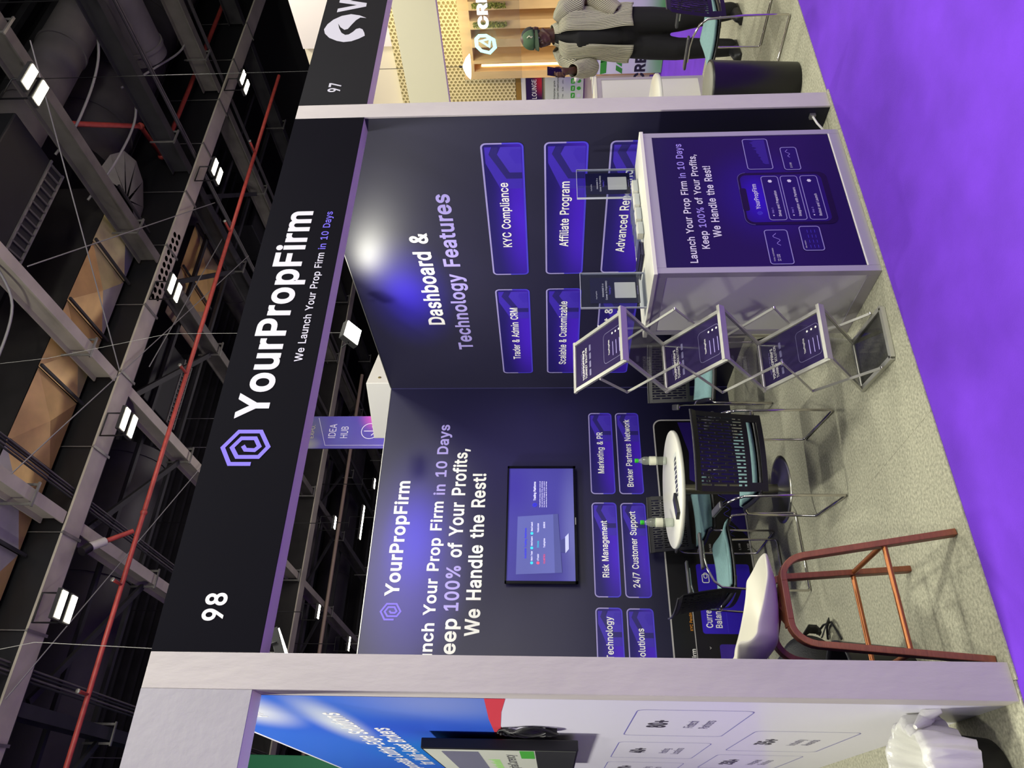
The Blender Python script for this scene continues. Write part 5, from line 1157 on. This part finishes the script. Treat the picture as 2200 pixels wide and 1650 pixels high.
# timber lattice portal, glowing niche
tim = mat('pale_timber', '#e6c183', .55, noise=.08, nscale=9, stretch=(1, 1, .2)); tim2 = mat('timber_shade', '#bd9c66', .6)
pt = empty('timber_portal', (XR-.29, 3.2, 0), 0, 'pale timber portal with deep vertical fins behind the lit company sign', 'portal')
def pb(y0_, y1_, x0_, x1_, z0_, z1_, nm, m):
    y0_, y1_ = (-2.748+(q+2.748)*.962 for q in (y0_, y1_)); z0_, z1_ = (q if q < 1 else 1.559+(q-1.559)*.962 for q in (z0_, z1_))
    return MB().box(x0_, x1_, y0_-3.2, y1_-3.2, z0_, z1_).build(nm, m, pt)
pb(4.37, 4.50, -.1, .25, 0, 2.86, 'side_post', tim); pb(1.2, 4.37, -.1, .25, 2.70, 2.86, 'head_beam', tim)
for k, y_ in enumerate((4.20, 3.93, 3.64, 3.35, 3.06, 2.77, 2.48, 2.19, 1.9)):
    pb(y_-.11 if k else y_-.02, y_+.02, -.12, .22, 0, 2.70, 'vertical_fin', tim)
pb(1.2, 4.37, .225, .245, 0, 2.70, 'back_board', tim2)
niche = mat('warm_strip_light', '#ffe2a0', .5, emit=5.)
pb(4.355, 4.368, .02, .06, .9, 2.6, 'light_strip', niche)
# planting behind the fins
grn = mat('moss_green', '#5c7a2a', .9, noise=.5, nscale=60, col2='#b8b04a')
for y_, n_ in ((3.05, 'left'), (3.33, 'right')):
    o = MB(); 
    rnd = random.Random(int(y_*100))
    for k in range(420):
        a = rnd.uniform(-.032, .032); z = rnd.uniform(2.14, 2.60); r = rnd.uniform(.012, .022); an = rnd.uniform(0, 6.28)
        p = Vector((XR-.45+rnd.uniform(-.02, .02), y_+a, z)); q = Vector((-.5, math.cos(an), math.sin(an)))*r; w_ = Vector((0, -math.sin(an), math.cos(an)))*r*.5
        o.add([p-q, p+w_, p+q, p-w_], [(0, 1, 2, 3)])
    fo = o.build('foliage', grn, pt, kind='stuff'); fo.location = -pt.location
# lit company sign on the glass
sg = empty('illuminated_sign', (XR-.56, 3.5, 2.5), 0, 'glowing white letters and cyan ring mark on the glass before the timber portal', 'sign')
wg = mat('sign_white_glow', '#f4f0ff', .4, emit=3.2); cg = mat('sign_cyan_glow', '#9ff0ec', .4, emit=1.6)
k_ = (XR-.56+.6)/(XR+.6)
def SY(y): return -2.7484+(y+2.7484)*k_
def SZ(z): return 1.5589+(z-1.5589)*k_
GSg = Frame((0, -3.5, -2.5), (0, -1, 0), (0, 0, 1))
gl_ = MB().box(.06, .066, -1.2, .72, -.55, .3).build('glass_panel', acr, sg)
def ringpoly(c, r): return [(c[0]+x*r, c[1]+y*r) for x, y in ((-1, -.35), (-.75, .5), (-.2, .95), (.6, .95), (.95, .6), (.95, -.1), (.45, -.85), (-.4, -.95))]
outline(GSg, ringpoly((-SY(3.89), SZ(2.49)), .135), .05, .03, 'ring_mark', cg, sg)
outline(GSg, [(-SY(3.93), SZ(2.44)), (-SY(3.84), SZ(2.56)), (-SY(3.80), SZ(2.42))], .03, .031, 'letter_mark', cg, sg)
text(GSg, 'CREO', -SY(3.655), SZ(2.435), m=wg, parent=sg, width=.74, cap=.125, e=50, c=.03)
for a in (-SY(3.655)+.0,): pass
hl = empty('hanging_lamp', (7.5, 2.83, 2.515), 0, 'bright conical lamp hanging near the cream perforated panels', 'lamp')
MB().lathe([(.145, .0), (.10, .045), (.03, .08), (.0, .09)], n=28).build('lamp_shade', mat('lamp_shade_glow', '#fffdf4', .4, emit=4.), hl)
MB().lathe([(.012, .09), (.012, .13)], n=8).build('lamp_socket', black_pl, hl); MB().tube([(0, 0, .12), (0, 0, 8.2)], .004, 6).build('lamp_cord', black_pl, hl)
area('lounge_light', (8.3, 3.3, 3.6), (9.6, 3.3, 2.0), 34, .6, (1, .86, .55)); area('lounge_light', (8.9, 6.0, 3.9), (9.6, 5.6, 2.6), 22, .5, (1, .9, .6))
area('lounge_light', (8.2, 1.2, 4.2), (9.6, 1.0, 4.6), 30, .8, (1, .9, .7))
# lounge banner and poster
bn = tag(MB().box(XR-.02, XR, 4.0, 5.6, 1.668, 1.915).build('lounge_banner', grad_mat('lounge_print', '#2c1a48', [(XR, 4.55, 1.68, 1, .35, .14, '#c42a38', 1.), (XR, 4.2, 1.75, 1, .4, .16, '#c8303c', .8)], rough=.4)), 'dark purple and red banner reading lounge on the far wall', 'banner')
text(Frame((XR-.0205, 0, 0), (0, -1, 0), (0, 0, 1)), 'LOUNGE C', -4.872, 1.752, m=letter, parent=bn, width=.46, cap=.072, e=4, c=.002)
ps = tag(MB().box(XR-.02, XR, 4.3, 5.5, 1.02, 1.62).build('info_poster', grad_mat('poster_pale', '#cdd6c8', [(XR, 4.5, 1.25, 1, .4, .3, '#a9a6cc', .8)], rough=.4)), 'pale poster about enterprise-grade crypto infrastructure with green tags', 'poster')
gp = Frame((XR-.0205, 0, 0), (0, -1, 0), (0, 0, 1)); dk = mat('poster_dark_text', '#25262c', .5); gg = mat('poster_green', '#3aa832', .5)
text(gp, 'Enterprise-grade', -4.885, 1.46, m=dk, parent=ps, width=.34, cap=.028, e=12, c=.002); text(gp, 'Crypto Infrastructure', -4.885, 1.405, m=dk, parent=ps, width=.40, cap=.028, e=12, c=.002)
for k, s_ in enumerate(('7 Years', '$4.3bn', '150+')): text(gp, s_, -4.87+.13*k, 1.33, m=dk, parent=ps, width=.08, cap=.022, e=4, c=.002)
for k, s_ in enumerate(('Pay', 'Swap', 'Earn')):
    flat(gp, rrect(-4.87+.13*k, -4.775+.13*k, 1.15, 1.215, .015), .001, 'green_tag', gg, ps); text(gp, s_, -4.85+.13*k, 1.172, m=letter, parent=ps, width=.055, cap=.022, e=14, c=.002)
    flat(gp, [(-4.825+.13*k+.035*math.cos(t*PI/4), 1.09+.035*math.sin(t*PI/4)) for t in range(8)], .001, 'pictured_coin', gg if k else mat('poster_white', ''), ps)
# REC counter
rc = empty('reception_desk', (8.86, 2.6, 0), 0, 'white reception desk with green graphic and dark lettering behind the man', 'counter')
MB().box(-.21, .3, -1.6, 1.2, 0, .90).build('desk_body', grad_mat('desk_print', '#e6e6ea', [(-.21, .4, 0, 1, 2.5, .42, '#49a83c', 1.)], rough=.35), rc)
MB().box(-.23, .32, -1.62, 1.5, .90, .94).build('desk_top', white_lam, rc)
gr_ = Frame((-.211, -2.6, 0), (0, -1, 0), (0, 0, 1)); gm = mat('desk_green', '#3f9c38', .4)
for poly in ([(-3.78, .76), (-3.60, .76), (-3.60, .845), (-3.80, .845)], [(-3.62, .845), (-3.50, .845), (-3.50, .64), (-3.56, .64)], [(-3.80, .54), (-3.72, .54), (-3.66, .63), (-3.74, .63)], [(-3.69, .55), (-3.63, .55), (-3.57, .63), (-3.63, .63)], [(-3.60, .55), (-3.54, .55), (-3.48, .63), (-3.54, .63)]):
    flat(gr_, poly, .001, 'green_mark', gm, rc)
text(gr_, 'CREO', -3.94, .235, m=dk, parent=rc, width=.58, cap=.13, e=46, c=.002)
tag(MB().lathe([(.02, 0), (.12, .0), (.125, .02), (.05, .04), (.04, .12), (.14, .20), (.15, .24), (.13, .25)], n=20).build('white_bowl', white_lam, loc=(8.95, 3.95, .94)), 'white desktop stand at the left end of the green-marked desk', 'bowl')

# ================================================================== the hall roof and its services
dkm = mat('black_roof', '#0b0b0d', .9)
stl = mat('painted_steel', '#5f5b56', .55, noise=.25, nscale=3)
stl2 = mat('dark_steel', '#2c2b2d', .55, noise=.3, nscale=3)
stl3 = mat('grey_steel', '#b4ac9c', .5, noise=.15, nscale=2.5)
gal = mat('galvanised', '#8d8b86', .4, metal=.6, noise=.2, nscale=8)
redp = mat('red_pipe_paint', '#a8423a', .45, noise=.2, nscale=10)
ductm = mat('dark_round_duct', '#3d3a3b', .6, noise=.22, nscale=2.2, bump=.2, bscale=4)
ductl = mat('grey_round_duct', '#5c5856', .6, noise=.2, nscale=2.4)
clothm = mat('black_wrapped_cloth', '#1d1a19', .7, noise=.35, nscale=2.5, bump=.8, bscale=3.5)
ceil_ = MB().box(-12, 20, -9, 34, 10.8, 10.9).build('ceiling', dkm, kind='structure')
for k in range(64):                                      # roof deck ribs, running along the booth fronts
    y = -4+.42*k
    MB().bar((-12, y, 10.72), (20, y, 10.72), .10, .14).build('roof_rib', stl2, ceil_)
MB().box(-12, 20, 34, 34.2, 0, 10.8).build('wall_hall_back', dkm, kind='structure')
MB().box(-12.2, -12, -9, 34, 0, 10.8).build('wall_hall_left', dkm, kind='structure')
wallbox('wall_right_upper', 16.0, 16.2, -9, 34, 0, 10.8, dkm)
wht = wallbox('wall_white_bulkhead', XR+.0, XR+.06, -6, 3.9, 3.9, 5.25, mat('white_bulkhead', '#dcd2cb', .6))

def ibeam(mb, a, b, w, h, t=.02, up=(0, 0, 1)):
    a = Vector(a); b = Vector(b)
    mb.bar(a+Vector((0, 0, t/2)), b+Vector((0, 0, t/2)), w, t); mb.bar(a+Vector((0, 0, h-t/2)), b+Vector((0, 0, h-t/2)), w, t); mb.bar(a+Vector((0, 0, h/2)), b+Vector((0, 0, h/2)), t, h-2*t)
    return mb
# main girders along the booth front
ordn = ['nearest', 'second', 'third', 'farthest']
for gi, (y, face) in enumerate(((5.79, stl3), (14.6, stl3), (23.4, stl2))):
    t = empty('roof_girder', (4, y, 7.5), 0, '%s deep roof girder with pale underside running above the booth row' % ordn[gi], 'girder', 'deep roof girders')
    MB().box(-14, 12, -.16, .17, 0, .03).build('bottom_flange', face, t)
    MB().box(-14, 12, -.14, -.12, .035, 1.2 if gi == 0 else 1.9).build('web_plate', mat('black_girder_web', '#0d0d10', .5) if gi == 0 else clothm, t)
    MB().box(-14, 12, .10, .12, .03, 1.2).build('web_plate', stl2, t)
    MB().box(-14, 12, -.16, .17, 1.2, 1.24).build('top_flange', stl2, t)
    if gi == 0:
        MB().tube([(-14, .22, .06), (12, .22, .06)], .03, 6).build('edge_angle', stl2, t)
        for k in range(20):
            x = -13.4+1.17*k+.3
            mb = MB(); mb.bar((x, -.19, -.012), (x+.02, .20, -.012), .035, .014); mb.bar((x, -.17, -.012), (x, -.17, .9), .01, .01)
            mb.build('flange_clip', mat('galvanised', ''), t)
        mb = MB()
        for i in range(11):
            for j in range(2): mb.lathe([(.0, -.002), (.045, -.002)], c=(2.35+.125*i+.06*j, -.06+.12*j, -.001), n=10, smooth=False)
        mb.build('bolt_holes', mat('hole_black', '#050506', .9), t, kind='stuff')
# secondary beams running away from the camera
for k, x in enumerate((-3.5, -1.42, .66, 2.78, 4.84, 6.97, 8.92, 11.03, 13.1)):
    t = empty('roof_beam', (x, 10, 7.5), 0, 'steel roof beam running away over the stand, %s counted from the left side' % ['first', 'second', 'third', 'fourth', 'fifth', 'sixth', 'seventh', 'eighth', 'ninth'][k], 'beam', 'parallel steel roof beams')
    mm = stl3 if k in (3, 4) else (stl if k % 2 else stl2)
    for y0_, y1_ in ((-12, -4.4), (-4.04, 4.4), (4.75, 13.2), (13.6, 23)):
        ibeam(MB(), (0, y0_, .02), (0, y1_, .02), .15, .30).build('beam_section', mm, t)
    for j in range(9):
        y = -8.2+3.1*j
        mb = MB(); mb.bar((.12, y, -.03), (.12, y, .36), .03, .012); mb.bar((-.12, y, -.03), (-.12, y, .36), .03, .012); mb.bar((-.15, y, -.03), (.15, y, -.03), .03, .02)
        mb.build('strut_channel', mat('galvanised', ''), t)
# conduit bundles beside some beams
for k, x in enumerate((-1.15, .95, 3.05, 9.25, 11.3)):
    t = empty('conduit_bundle', (x, 6, 7.55), 0, 'bundle of thin conduits beside the %s roof beam with conduits' % ['first', 'second', 'third', 'fourth', 'fifth'][k], 'conduit', 'conduit bundles along the roof beams')
    for q in range(4): MB().tube([(.045*q, -9, .01*q), (.045*q, 14, .01*q)], .014, 6).build('conduit', stl if q % 2 else stl2, t)
# cross bracing rods
xs_ = (-1.42, .66, 2.78, 4.84, 6.97, 8.92, 11.03)
nm_ = ('second', 'third', 'fourth', 'fifth', 'sixth', 'seventh', 'eighth')
for i in range(6):
    for gi, (ya, yb, wh) in enumerate(((6.3, 8.0, 'behind the nearest girder'), (15.3, 17.0, 'beyond the second girder'))):
        a = (xs_[i]+.12, ya, 7.66); b = (xs_[i+1]-.12, yb, 7.66)
        tag(MB().bar(a, b, .08, .05).build('bracing_strut', stl2), 'dark diagonal bracing strut %s, from the %s to the %s roof beam' % (wh, nm_[i], nm_[i+1]), 'strut', 'diagonal bracing struts')
for i, y in enumerate((7.2, 8.2, 10.0, 11.6, 16.3, 18.6, 21.8)):
    tag(MB().bar((-6, y, 7.90), (14, y, 7.90), .07, .06).build('cross_rail', stl2), 'thin dark rail crossing the beams, %s rail going back from the nearest girder' % ('first', 'second', 'third', 'fourth', 'fifth', 'sixth', 'seventh')[i], 'rail', 'thin cross rails')
# ------------------------------------------------------------------ ducts
def rduct(name, pts, r, m, lab, collars=()):
    t = empty(name, pts[0], 0, lab, 'duct'); o = Vector(pts[0])
    P = [Vector(p)-o for p in pts]
    MB().tube(P, r, 28).build('duct_body', m, t)
    for f in collars:
        p = P[0]+(P[1]-P[0])*f; d = (P[1]-P[0]).normalized()
        MB().tube([p-d*.03, p+d*.03], r+.02, 28).build('joint_band', m, t)
        q = p+o
        if abs(d.x) > .5: MB().tube([p+Vector((0, 0, r)), p+Vector((0, 0, 10.8-q.z))], .012, 6).build('hanger_rod', stl2, t)
    return t
rduct('round_duct', [(8.3, 4.95, 9.0), (15.9, 5.0, 9.0)], .62, ductm, 'large dark round duct crossing the upper roof on the right', (.12, .25, .38, .5, .64, .8))
rduct('round_duct', [(7.05, 3.6, 8.72), (15.9, 3.6, 8.72)], .33, ductl, 'slimmer grey round duct in front of the large dark duct', (.1, .25, .4, .55, .7, .85))
rduct('round_duct', [(10.15, -2.5, 8.03), (10.15, 4.3, 8.03)], .33, ductl, 'round duct running away and ending at the large dark duct', (.3, .6, .97))
rduct('round_duct', [(-11.9, 8.72, 8.95), (5.2, 8.72, 8.95)], .62, ductm, 'large dark round duct behind the nearest girder', (.2, .35, .5, .62, .75, .87, .99))
rduct('round_duct', [(9.6, 6.2, 8.31), (9.6, 12.9, 8.31)], .36, ductl, 'grey round duct running away behind the nearest girder', (.2, .5, .8))
rduct('round_duct', [(-5, 17.6, 8.8), (12, 17.6, 8.8)], .55, ductl, 'round duct beyond the second girder', (.2, .4, .6, .8))
rduct('round_duct', [(-5, 20.6, 8.6), (12, 20.6, 8.6)], .5, ductm, 'round duct near the back of the hall roof', (.3, .5, .7))
# rectangular tan duct with cross-broken sheets
shc = [mat('tan_sheet_%d' % i, c, .42, metal=.35, noise=.16, nscale=3.) for i, c in enumerate(('#d8b274', '#c6a066', '#a08a74', '#b8b4ae', '#a09ea0', '#cfc08a'))]
def tanduct(name, x0_, x1_, y0_, y1_, zb_, hgt, n, lab, cols, fan=True):
    t = empty(name, (x0_, y0_, zb_), 0, lab, 'duct'); L = (x1_-x0_)/n; wy = y1_-y0_
    MB().box(0, x1_-x0_, .0, wy, .05, hgt).build('duct_body', clothm, t)
    for i in range(n):
        a, b = i*L+.01, (i+1)*L-.01; c_ = Vector(((a+b)/2, wy*.5, -.05))
        P = [Vector((a, 0, .04)), Vector((b, 0, .03)), Vector((b, wy, .03)), Vector((a, wy, .03))]
        for q in range(4):
            MB().add([P[q], P[(q+1) % 4], c_], [(0, 1, 2)]).build('sheet_panel', shc[cols[(i+(q == 2)*2+(q == 1)) % len(cols)]], t)
        MB().bar((b+.01, -.05, -.03), (b+.01, wy+.05, -.03), .035, .03).build('tie_bar', stl2, t)
    return t
tanduct('rectangular_duct', .2, 7.55, 4.69, 5.57, 7.88, .9, 7, 'wide tan sheet-metal duct with folded panels above the stand', (3, 4, 3, 0, 0, 1, 5))
tanduct('rectangular_duct', 7.0, 9.0, 6.95, 8.2, 8.0, .8, 2, 'short brownish sheet-metal duct behind the nearest girder', (2, 1))
# fan-shaped transition at its end
t = empty('duct_transition', (7.6, 5.1, 8.0), 0, 'rounded pale grey fan-shaped sheet at the end of the tan duct', 'duct')
for k in range(6):
    a0 = -PI/2+PI*k/6; a1 = a0+PI/6
    MB().add([(0.02, -.30+.05*k, -.12), (.05+.95*math.cos(a0), .62*math.sin(a0), .12), (.05+.95*math.cos(a1), .62*math.sin(a1), .12)], [(0, 1, 2)]).build('fan_sheet', mat('pale_sheet', '#8f8f86', .4, metal=.3, noise=.15, nscale=4), t)
# air handling boxes
def ahu(x0_, x1_, y0_, y1_, z0_, z1_, lab, grille=True):
    t = empty('air_handling_unit', ((x0_+x1_)/2, (y0_+y1_)/2, z0_), 0, lab, 'air unit'); dx = (x1_-x0_)/2; dy = (y1_-y0_)/2
    MB().box(-dx, dx, -dy, dy, 0, z1_-z0_).build('casing', mat('black_unit', '#17171a', .55, noise=.2, nscale=4), t, bevel=.02)
    MB().box(-dx, dx, dy-.02, dy+.01, -.02, .02).build('edge_rail', gal, t); MB().box(-dx, dx, dy-.28, dy-.25, -.02, .0).build('edge_rail', gal, t)
    for k in range(14):
        x = -dx+.06+(2*dx-.12)*k/13
        MB().bar((x, dy-.26, -.012), (x+.03, dy-.01, -.012), .025, .02).build('grille_slat', mat('grille_grey', '#54524f', .5), t)
ahu(4.95, 6.75, 2.75, 3.75, 7.9, 8.7, 'large black air unit with a slotted edge, top left over the stand')
ahu(5.35, 6.6, 7.0, 8.05, 7.95, 8.6, 'black air unit behind the girder just above the fascia')
ahu(10.6, 11.6, 8.6, 9.7, 7.88, 8.6, 'small black air unit far behind the girder on the right')
# ------------------------------------------------------------------ sprinkler pipes
def pipe(pts, r, lab, m=redp, nm='sprinkler_pipe', drops=()):
    o = Vector(pts[0]); t = empty(nm, o, 0, lab, 'pipe')
    MB().tube([Vector(p)-o for p in pts], r, 10).build('pipe_run', m, t)
    for i in range(1, len(pts)-1): ellipsoid_(Vector(pts[i])-o, r*1.5, m, t)
    for x in drops:
        p = Vector((x, pts[0][1], pts[0][2]))-o
        MB().tube([p, p+Vector((-.02, .0, -.0)), p+Vector((-.02, -.2, .0))], r*.7, 8).build('sprinkler_arm', m, t)
        MB().lathe([(.012, -.03), (.03, -.025), (.03, -.02), (.012, -.015)], c=p+Vector((-.02, -.21, 0)), n=10, axis='y').build('sprinkler_head', gal, t)
    return t
def ellipsoid_(c, r, m, t):
    mb = MB(); mb.lathe([(0, -r), (r*.7, -r*.7), (r, 0), (r*.7, r*.7), (0, r)], c=c, n=12); mb.build('elbow', m, t)
pipe([(-6, 6.36, 7.0), (3.16, 6.36, 7.0), (12.6, 6.43, 7.0)], .032, 'long red sprinkler pipe running just behind the nearest girder', drops=(.9, 2.2, 5.4, 8.3, 10.3))
pipe([(15.5, 5.46, 8.0), (9.1, 5.44, 8.0), (9.0, 4.75, 8.0), (8.0, 3.9, 8.3)], .04, 'red sprinkler pipe with an angled drop under the large dark duct')
pipe([(-6, 4.2, 9.4), (12, 4.2, 9.4)], .035, 'high red pipe far up behind the tan duct')
pipe([(-6, 7.55, 9.6), (9, 7.55, 9.6)], .035, 'red pipe high in the roof behind the nearest girder')
pipe([(-6, 15.6, 8.1), (10, 15.6, 8.1)], .06, 'thick red pipe behind the second girder')
pk = mat('pinkish_conduit', '#a08a7c', .5)
pipe([(-6, 15.15, 7.7), (12, 15.15, 7.7)], .055, 'pinkish conduit running along behind the second girder', pk, 'conduit_pipe')
pipe([(-6, 16.6, 7.45), (12, 16.6, 7.45)], .05, 'pale conduit carrying tube lights beyond the second girder', pk, 'conduit_pipe')
t = empty('ball_valve_assembly', (2.55, 6.0, 7.35), 0, 'white flexible joint on the red pipe branch above the fascia', 'valve')
MB().tube([(0, 0, 0), (.13, .15, -.08)], .055, 12).build('joint_sleeve', mat('white_paint', ''), t); MB().tube([(.13, .15, -.08), (.34, .33, -.3)], .032, 10).build('branch_pipe', redp, t)
MB().tube([(-.09, -.08, .03), (.0, .0, 0)], .062, 12).build('coupling', black_pl, t)
# hanging hoses and wires
hz = mat('grey_hose', '#8a8886', .5)
def hose(pts, r, lab):
    P = [Vector(p) for p in pts]; out = []
    for i in range(len(P)-1):
        a = P[max(0, i-1)]; b = P[i]; c_ = P[i+1]; d = P[min(len(P)-1, i+2)]
        for k in range(8):
            t_ = k/8; out.append(.5*((2*b)+(-a+c_)*t_+(2*a-5*b+4*c_-d)*t_*t_+(-a+3*b-3*c_+d)*t_**3))
    out.append(P[-1]); tag(MB().tube(out, r, 6).build('hanging_cable', hz), lab, 'cable', 'cables hanging under the roof')
hose([(9.5, 3.0, 8.0), (8.6, 3.32, 7.8), (7.5, 3.43, 7.75), (7.0, 3.6, 8.0)], .018, 'long grey cable sagging in front of the slim grey duct')
hose([(12, 4.63, 8.0), (11, 4.69, 7.8), (9.9, 4.33, 7.8), (9.2, 4.2, 8.1)], .018, 'grey cable sagging below the large dark duct')
hose([(9.5, 4.14, 8.0), (8.7, 4.35, 7.8), (7.7, 4.3, 7.75), (7.0, 4.4, 8.0)], .018, 'grey cable sagging beside the tan duct end')
hose([(4.84, 3.1, 7.7), (4.5, 3.6, 7.6), (3.6, 3.75, 7.6), (2.8, 4.0, 7.8)], .016, 'grey cable looping between two roof beams at the upper left')
for i, (a, b) in enumerate((((4.9, 3.4, 7.45), (9.0, 6.4, 7.45)), ((2.8, 4.4, 7.45), (9.2, 8.0, 7.45)), ((.7, 5.6, 7.45), (5.6, 8.9, 7.45)), ((7.0, 2.0, 7.36), (4.8, 5.4, 7.36)), ((5.2, 5.9, 7.3), (8.9, 7.2, 7.6)))):
    tag(MB().tube([a, b], .008, 5).build('steel_wire', hz), ('thin steel wire over the tan duct from the fifth beam to the seventh', 'thin steel wire crossing the tan duct toward the far right lamps', 'thin steel wire crossing above the number 98 end of the fascia', 'thin steel wire running down left from the sixth roof beam', 'thin steel wire just above the fascia near the bolt holes')[i], 'wire', 'thin wires between roof beams')
# ------------------------------------------------------------------ high-bay floodlights
hb = mat('highbay_glow', '#fff8dc', .3, emit=30.)
def highbay(x, y, z, lab, n=2, L=.34, g='high-bay floodlights along the nearest girder'):
    t = empty('highbay_light', (x, y, z), 0, lab, 'floodlight', g)
    MB().tube([(-.17, .03, .05), (-.17, .03, .36), (.17, .03, .36), (.17, .03, .05)], .012, 6).build('lamp_bracket', black_pl, t)
    if z < 7: MB().tube([(0, .03, .36), (0, .03, 10.8-z)], .01, 6).build('hanging_rod', stl2, t)
    for q in range(n):
        yy = -.11+.2*q if n > 1 else 0
        MB().box(-L/2, L/2, yy-.07, yy+.07, .0, .05).build('lamp_body', stl2, t)
        MB().box(-L/2+.02, L/2-.02, yy-.05, yy+.05, -.008, .001).build('lamp_glass', hb, t)
    return t
for k, (x, y, z, lab) in enumerate(((6.35, 2.12, 7.12, 'twin floodlight nearest the top left corner, in front of the air unit'), (11.26, 5.62, 7.12, 'twin floodlight under the girder, farthest to the right'), (8.98, 5.69, 7.12, 'twin floodlight under the girder below the fan-shaped sheet'), (6.40, 5.62, 7.12, 'twin floodlight under the girder at the row of bolt holes'), (4.11, 5.61, 7.12, 'twin floodlight under the girder above the violet spiral mark'), (1.69, 5.60, 7.12, 'twin floodlight under the girder above the number 98'))):
    highbay(x, y, z, lab)
    area('highbay_lamp', (x, y, z-.03), (x, y-.6, 0), 26, .3)
for k, (x, y, z, lab, n, L) in enumerate(((6.66, 15.46, 6.5, 'long tube light seen in the gap above the back wall', 1, .95), (5.73, 13.16, 6.5, 'small floodlight in the gap left of the long tube light', 1, .32), (3.67, 13.0, 6.5, 'small floodlight in the gap near the left-hand lamp', 1, .32), (3.66, 15.8, 6.5, 'small floodlight just over the top edge of the back wall at the left', 1, .36), (8.1, 16.2, 6.5, 'small floodlight just over the back wall next to the hanging banner', 1, .32))):
    highbay(x, y, z, lab, n, L, 'lights seen in the gap above the back wall')
# ------------------------------------------------------------------ hanging banner, white kiosk, green sign
bp1 = grad_mat('idea_banner_print', '#41339a', [(.32, 0, -.62, .4, 1, .5, '#e04ab8', .95), (.1, 0, .7, .5, 1, .5, '#5c5f7c', .8), (-.25, 0, .7, .2, 1, .35, '#9a9a86', .7), (.02, 0, .1, .5, 1, .3, '#4a4cae', .6)], rough=.35, bump=.4)
ib = empty('hanging_banner', (5.81, 9.0, 5.25), 0, 'violet hanging banner with a circled arrow above the back wall', 'banner')
MB().box(-.33, .33, -.01, .01, -.74, .95).build('banner_cloth', bp1, ib)
MB().bar((-.36, 0, .96), (.36, 0, .96), .03, .03).build('top_bar', alu, ib)
for s in (-.3, .3): MB().tube([(s, 0, .96), (s, 0, 5.4)], .006, 5).build('hanging_wire', hz, ib)
gi_ = Frame((0, -.011, 0), (1, 0, 0), (0, 0, 1)); bw = mat('banner_white', '#d8d4ea', .5)
text(gi_, 'IDEA', -.13, .20, m=bw, parent=ib, cap=.13, width=.30, e=0, c=.002); text(gi_, 'HUB', -.13, -.02, m=bw, parent=ib, cap=.13, width=.25, e=0, c=.002)
text(gi_, 'DUBAI', -.13, .70, m=mat('banner_gold', '#b8b088', .5), parent=ib, cap=.07, e=0, c=.002); text(gi_, 'EXPO.', -.13, .60, m=mat('banner_gold', ''), parent=ib, cap=.07, e=0, c=.002)
outline(gi_, [(.02+.155*math.cos(i*PI/16), -.42+.155*math.sin(i*PI/16)) for i in range(32)], .012, .002, 'arrow_ring', bw, ib)
outline(gi_, [(.02, -.31), (.02, -.53)], .014, .002, 'arrow_shaft', bw, ib, closed=False); outline(gi_, [(-.07, -.45), (.02, -.54), (.11, -.45)], .014, .002, 'arrow_head', bw, ib, closed=False)
outline(gi_, [(.3, .56), (-.27, .36), (-.27, -.7)], .006, .002, 'banner_line', bw, ib, closed=False)
kt = empty('white_kiosk_top', (4.95, 6.3, 0), math.radians(28), 'white boxed tower top showing above the corner of the dark walls', 'tower')
MB().box(-.45, .45, -.45, .45, 0, 4.06).build('tower_body', white_lam, kt, bevel=.01)
for x, z in ((-.3, 3.9), (.3, 3.9)): MB().lathe([(.0, -.006), (.022, -.006), (.022, 0)], c=(x, -.45, z), n=12, axis='y').build('fixing_knob', mat('brass_knob', '#8a7a4a', .4, metal=.6), kt)
gs_ = empty('green_sign', (-.05, 12.0, 6.1), math.radians(-20), 'green hanging sign seen beyond the left-hand booth', 'sign')
MB().box(-.9, .9, -.02, .02, -.95, .95).build('sign_board', mat('green_board', '#3f9a68', .5), gs_)
ggr = Frame((0, -.021, 0), (1, 0, 0), (0, 0, 1))
flat(ggr, [(-.7, .1), (-.1, .45), (.1, .05), (-.2, -.1)], .001, 'sign_emblem', mat('dark_green_print', '#1c3a2c', .5), gs_)
text(ggr, 'MARKETS', -.8, -.45, m=bw, parent=gs_, width=1.5, cap=.28, e=10, c=.002)
for s in (-.8, .8): MB().tube([(s, 0, .95), (s, 0, 4.7)], .008, 5).build('hanging_wire', hz, gs_)
